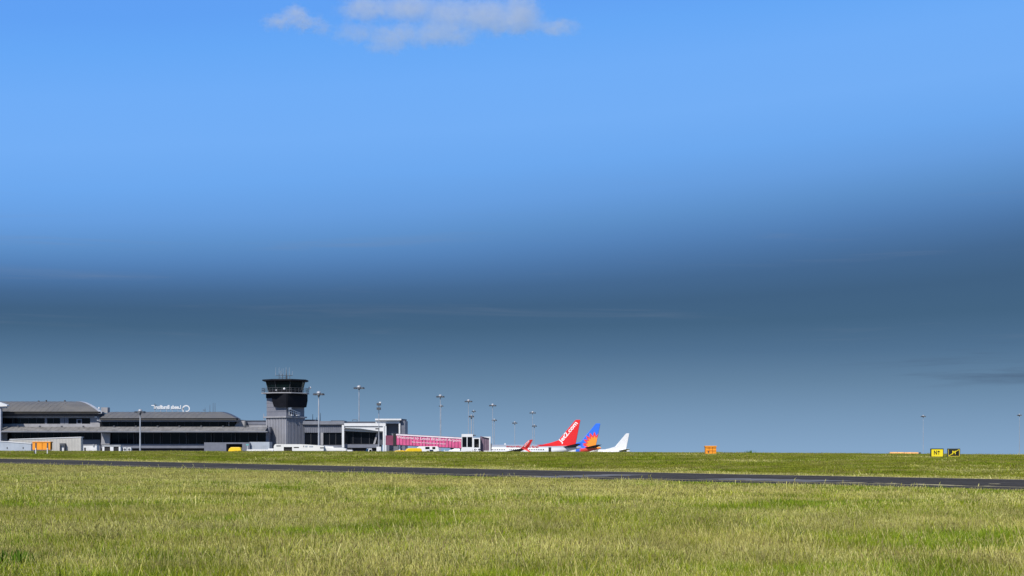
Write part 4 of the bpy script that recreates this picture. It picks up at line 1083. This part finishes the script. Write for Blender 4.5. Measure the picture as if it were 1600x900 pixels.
A.box(MB(), 694, 716, 704.6, 706.2, -.7, .7).build('deck', M['white_v'], T); A.box(MB(), 693.6, 694.6, 702.8, 706, -.5, .5).build('handle_frame', M['white_v'], T)
for px in (698, 712):
    for sg in (-1, 1): wheel(T, A.X(px), sg*.6, .25, sg)
A = At(764, 300); T = thing('flat_trailer', 'thin white trailer deck in front of the bridge end', 'trailer', A.loc)
A.box(MB(), 756, 773, 704.2, 706.5, -.8, .8).build('deck', M['white_v'], T)
for px in (759, 770):
    for sg in (-1, 1): wheel(T, A.X(px), sg*.7, .3, sg)

# ------------------------------------------------------------------ signs and boxes on the grass
def taxi_sign(px, y0, y1, hw, label, kind):
    Y = 150.; A = At(px, Y); T = thing('taxiway_sign', label, 'sign', A.loc, math.radians(0))
    x0, x1 = A.X(px-hw), A.X(px+hw); zt, zb = A.Z(y0), A.Z(y1)
    b = MB(); fr = .055
    b.box(x0, x1, -.1, .14, zt-fr, zt); b.box(x0, x1, -.1, .14, zb, zb+fr*.6); b.box(x0, x0+fr, -.1, .14, zb+fr*.6, zt-fr); b.box(x1-fr, x1, -.1, .14, zb+fr*.6, zt-fr)
    b.build('frame', M['sign_black'] if kind == 'N' else M['steel_dark'], T)
    MB().box(x0+fr, x1-fr, -.06, .12, zb+fr*.6, zt-fr).build('panel', M['sign_yellow'], T)
    for x in (x0+.15, x1-.15): MB().box(x-.03, x+.03, -.02, .06, -.2, zb-.002).build('leg', M['steel_dark'], T)
    H = zt-zb; Wd = x1-x0; cx = (x0+x1)/2
    if kind == 'N':
        text('letter', 'N', .33, .44, M['sign_black'], T, Matrix.Translation((cx-.34, -.068, zb+H*.26)), .03, .012)
        b = MB(); b.box(cx+.14, cx+.20, -.074, -.064, zb+H*.26, zb+H*.70)
        b.add([(cx+.17, y, zb+H*.76) for y in (-.074, -.064)]+[(cx+q, y, zb+H*.58) for q in (.01, .08, .17, .26, .33) for y in (-.074, -.064)], [(0, 2, 4, 6, 8, 10), (1, 3, 5, 7, 9, 11)])
        b.build('arrow', M['sign_black'], T)
    else:
        MB().box(x0+.1, x1-.1, -.068, -.055, zb+.08, zt-.09).build('black_face', M['sign_black'], T)
        text('letter', 'M', .34, .38, M['sign_yellow'], T, Matrix.Translation((cx-.17, -.100, zb+H*.29)), .03, .012)
        b = MB(); a = .035
        P = [(x0+.1, zb+.08), (x0+.15, zb+.08), (x1-.1, zt-.125), (x1-.1, zt-.09), (x1-.15, zt-.09), (x0+.1, zb+.115)]
        b.prism(P, -.09, -.082); b.build('diagonal_bar', M['sign_yellow'], T)
    return T
taxi_sign(1464, 700.8, 713.8, 9.9, 'yellow taxiway sign with black letter N and upward arrow', 'N')
taxi_sign(1490.2, 700.8, 713.6, 9.7, 'black taxiway sign with yellow letter M crossed by a yellow diagonal', 'M')

def orange_box(px, Y, x0, x1, y0, y1, label, splits, posts):
    A = At(px, Y); T = thing('orange_cabinet', label, 'cabinet', A.loc)
    d = .9
    xs = [x0]+splits+[x1]
    MB().box(A.X(x0)+.04, A.X(x1)-.04, .05, d, A.Z(y1)+.03, A.Z(y0)-.03).build('body', M['orange_dark'], T)
    for a, c in zip(xs[:-1], xs[1:]):
        MB().box(A.X(a)+.025, A.X(c)-.025, -.02, .05, A.Z(y1)+.02, A.Z(y0)-.16).build('panel', M['orange'], T, bevel=.02)
    MB().box(A.X(x0)-.03, A.X(x1)+.03, -.08, d+.05, A.Z(y0)-.14, A.Z(y0)).build('lid', M['orange'], T, bevel=.03)
    for a in posts:
        MB().box(A.X(a)-.06, A.X(a)+.06, -.16, -.085, -.25, A.Z(y0)+.0).build('post', M['white'], T)
    return T, A
T, A = orange_box(64, 196, 50.5, 79, 690, 703, 'wide orange cabinet on white posts in front of the walkway building', [57, 66, 75], [])
for a in (56.3, 74.4):
    MB().box(A.X(a)-.10, A.X(a)+.10, -.05, -.022, A.Z(703.3), A.Z(690)).build('strap', M['steel_dark'], T)
for a in (56.2, 74.3): MB().box(A.X(a)-.055, A.X(a)+.055, -.13, -.055, -.2, A.Z(700)).build('post', M['white'], T)
MB().box(A.X(52), A.X(78), .1, .8, A.Z(704), A.Z(703)).build('underframe', M['orange_dark'], T)
b = MB(); b.tube((A.X(54), -.05, A.Z(703.5)), (A.X(55.6), -.2, -.1), .09, .09, 6); b.build('brace', M['steel_dark'], T)
T, A = orange_box(1110.5, 175, 1102, 1119.5, 696.6, 709.5, 'square orange cabinet alone on the grass ridge', [1108, 1113.5], [])
b = MB(); A.box(b, 1103.5, 1119, 704, 704.5, -.06, -.021); A.box(b, 1103.5, 1119, 699.8, 700.2, -.06, -.021); b.build('trim_bar', M['orange_dark'], T)
A.box(MB(), 1106, 1107.3, 704.8, 707, -.07, -.022).build('lock_box', M['steel_dark'], T)
for a in (1104, 1117.5): MB().box(A.X(a)-.04, A.X(a)+.04, .1, .2, -.2, A.Z(709.6)).build('leg', M['steel_dark'], T)
A = At(1413, 206); T = thing('orange_barrier', 'long low faded orange barrier just showing over the grass ridge left of the signs', 'barrier', A.loc)
xs = [1391, 1402.5, 1414, 1425.5, 1436]
for i in range(4):
    b = MB(); z = A.Z(706.4+.1*i); b.prism_x([(0, -.1), (.7, -.1), (.5, z), (.2, z)], A.X(xs[i])+.02, A.X(xs[i+1])-.02); b.build('barrier_block', M['orange_pale'], T, bevel=.03)
A.box(MB(), 1436.5, 1439, 706.8, 710, .2, .5).build('end_post', M['steel_dark'], T)

# ------------------------------------------------------------------ dark tall weeds in the grass
def weed(px, py, h, n, label):
    x, y = gpt(px, py); T = thing('weed_clump', label, 'plant', (x, y, gz(x, y)))
    b = MB(); r = random.Random(int(px*7+py))
    for _ in range(n):
        a = r.uniform(0, 6.28); rad = abs(r.gauss(0, h*.55)); bx, by = rad*math.cos(a)*1.3, rad*math.sin(a)
        hh = h*r.uniform(.4, 1.05); lx, ly = r.gauss(.05, .12)*h, r.gauss(0, .1)*h; ww = r.uniform(.012, .03); t_ = r.uniform(0, 3.14)
        cx, sx = math.cos(t_)*ww, math.sin(t_)*ww
        b.add([(bx-cx, by-sx, -.03), (bx+cx, by+sx, -.03), (bx+lx*.5+cx, by+ly*.5+sx, hh*.6), (bx+lx*.5-cx, by+ly*.5-sx, hh*.6), (bx+lx, by+ly, hh)], [(0,1,2,3), (3,2,4)])
    b.build('leaf_blade', WEED, T)['kind'] = 'stuff'
WEED = mat('weed_leaf', (.07,.13,.012), .9, var=.35, scale=6, spec=.05)
weed(1072, 800, .22, 45, 'dark green low weed clump in the middle distance of the field')
weed(8, 893, .34, 170, 'dark green weed clump at the bottom left corner of the field')
weed(1172, 709.5, .55, 80, 'small bushy weed on the ridge skyline right of the square orange cabinet')

# ------------------------------------------------------------------ clouds (volumes high and far off)
def cloud(label, Y, blobs, dens, depth):
    """blobs: (px, py, rx_px, rz_px, weight)"""
    k = F/Y
    P = [((a-800)/k, (HY-c)/k, rx/k, rz/k, wt) for a, c, rx, rz, wt in blobs]
    x0 = min(p[0]-p[2]*1.5 for p in P); x1 = max(p[0]+p[2]*1.5 for p in P); z0 = min(p[1]-p[3]*1.6 for p in P); z1 = max(p[1]+p[3]*1.6 for p in P)
    cx, cz = (x0+x1)/2, (z0+z1)/2
    o = MB().box(x0-cx, x1-cx, -depth, depth, z0-cz, z1-cz).build('cloud', None_mat, None)
    o.location = (cx, Y, cz); o['label'] = label; o['category'] = 'cloud'; o['group'] = 'small white clouds high in the sky'
    m = bpy.data.materials.new('cloud_vapour'); m.use_nodes = True; t = NT(m.node_tree); t.n.clear()
    pos = t.add('ShaderNodeNewGeometry').outputs['Position']
    wob = t.vmath('SUBTRACT', t.add('ShaderNodeTexNoise').outputs['Color'], (.5, .5, .5))
    nz = wob.node  # noqa
    tn = [n for n in t.n if n.bl_idname == 'ShaderNodeTexNoise'][0]; t.put(tn.inputs['Vector'], pos); tn.inputs['Scale'].default_value = k/26.; tn.inputs['Detail'].default_value = 4
    pos2 = t.vmath('ADD', pos, t.vmath('SCALE', wob, 34./k))
    tn2 = t.add('ShaderNodeTexNoise'); t.put(tn2.inputs['Vector'], t.vmath('MULTIPLY', pos, (.7, 1, 1.3))); tn2.inputs['Scale'].default_value = k/8.; tn2.inputs['Detail'].default_value = 3
    pos2 = t.vmath('ADD', pos2, t.vmath('SCALE', t.vmath('SUBTRACT', tn2.outputs['Color'], (.5, .5, .5)), 22./k))
    acc = None
    for X, Z, rx, rz, wt in P:
        d = t.vmath('LENGTH', t.vmath('DIVIDE', t.vmath('SUBTRACT', pos2, (X, Y, Z)), (rx, depth*.62, rz)))
        f = t.math('MULTIPLY', t.smooth(d, 1.4, .15), wt)
        acc = f if acc is None else t.math('MAXIMUM', acc, f)
    nn = t.noise(pos, k/9., 8, .68)
    den = t.math('MULTIPLY', t.math('SUBTRACT', t.math('ADD', acc, t.math('MULTIPLY', nn, 1.15)), .80), dens*1.9)
    den = t.math('MAXIMUM', den, 0.)
    den = t.math('MULTIPLY', den, t.smooth(acc, 0., .25))
    v = t.add('ShaderNodeVolumePrincipled'); v.inputs['Color'].default_value = (.985, .985, .99, 1); v.inputs['Anisotropy'].default_value = .2
    t.put(v.inputs['Density'], den)
    out = t.add('ShaderNodeOutputMaterial'); t.l.new(v.outputs[0], out.inputs['Volume'])
    o.data.materials.clear(); o.data.materials.append(m)
    try: m.cycles.volume_step_rate = .5
    except Exception: pass
    return o
None_mat = M['white']
cloud('large ragged pale cloud at the top of the sky, the widest of the three', 2600,
      [(575, 14, 58, 20, 1), (640, 12, 70, 24, 1), (700, 22, 62, 32, .9), (755, 24, 64, 32, 1), (812, 18, 40, 30, 1), (800, 38, 72, 16, 1), (868, 43, 46, 10, .9), (620, 55, 60, 20, .85), (560, 52, 52, 18, .66), (690, 54, 80, 20, .85), (602, 72, 34, 12, .7)], .0105, 75)
cloud('small bright puff of cloud left of the large cloud', 2600, [(440, 35, 38, 13, 1), (461, 25, 20, 18, 1), (468, 36, 20, 14, 1)], .018, 34)
cloud('smallest faint wisp of cloud between the puff and the large cloud', 2600, [(490, 38, 26, 14, .95), (504, 42, 18, 9, .85)], .014, 24)
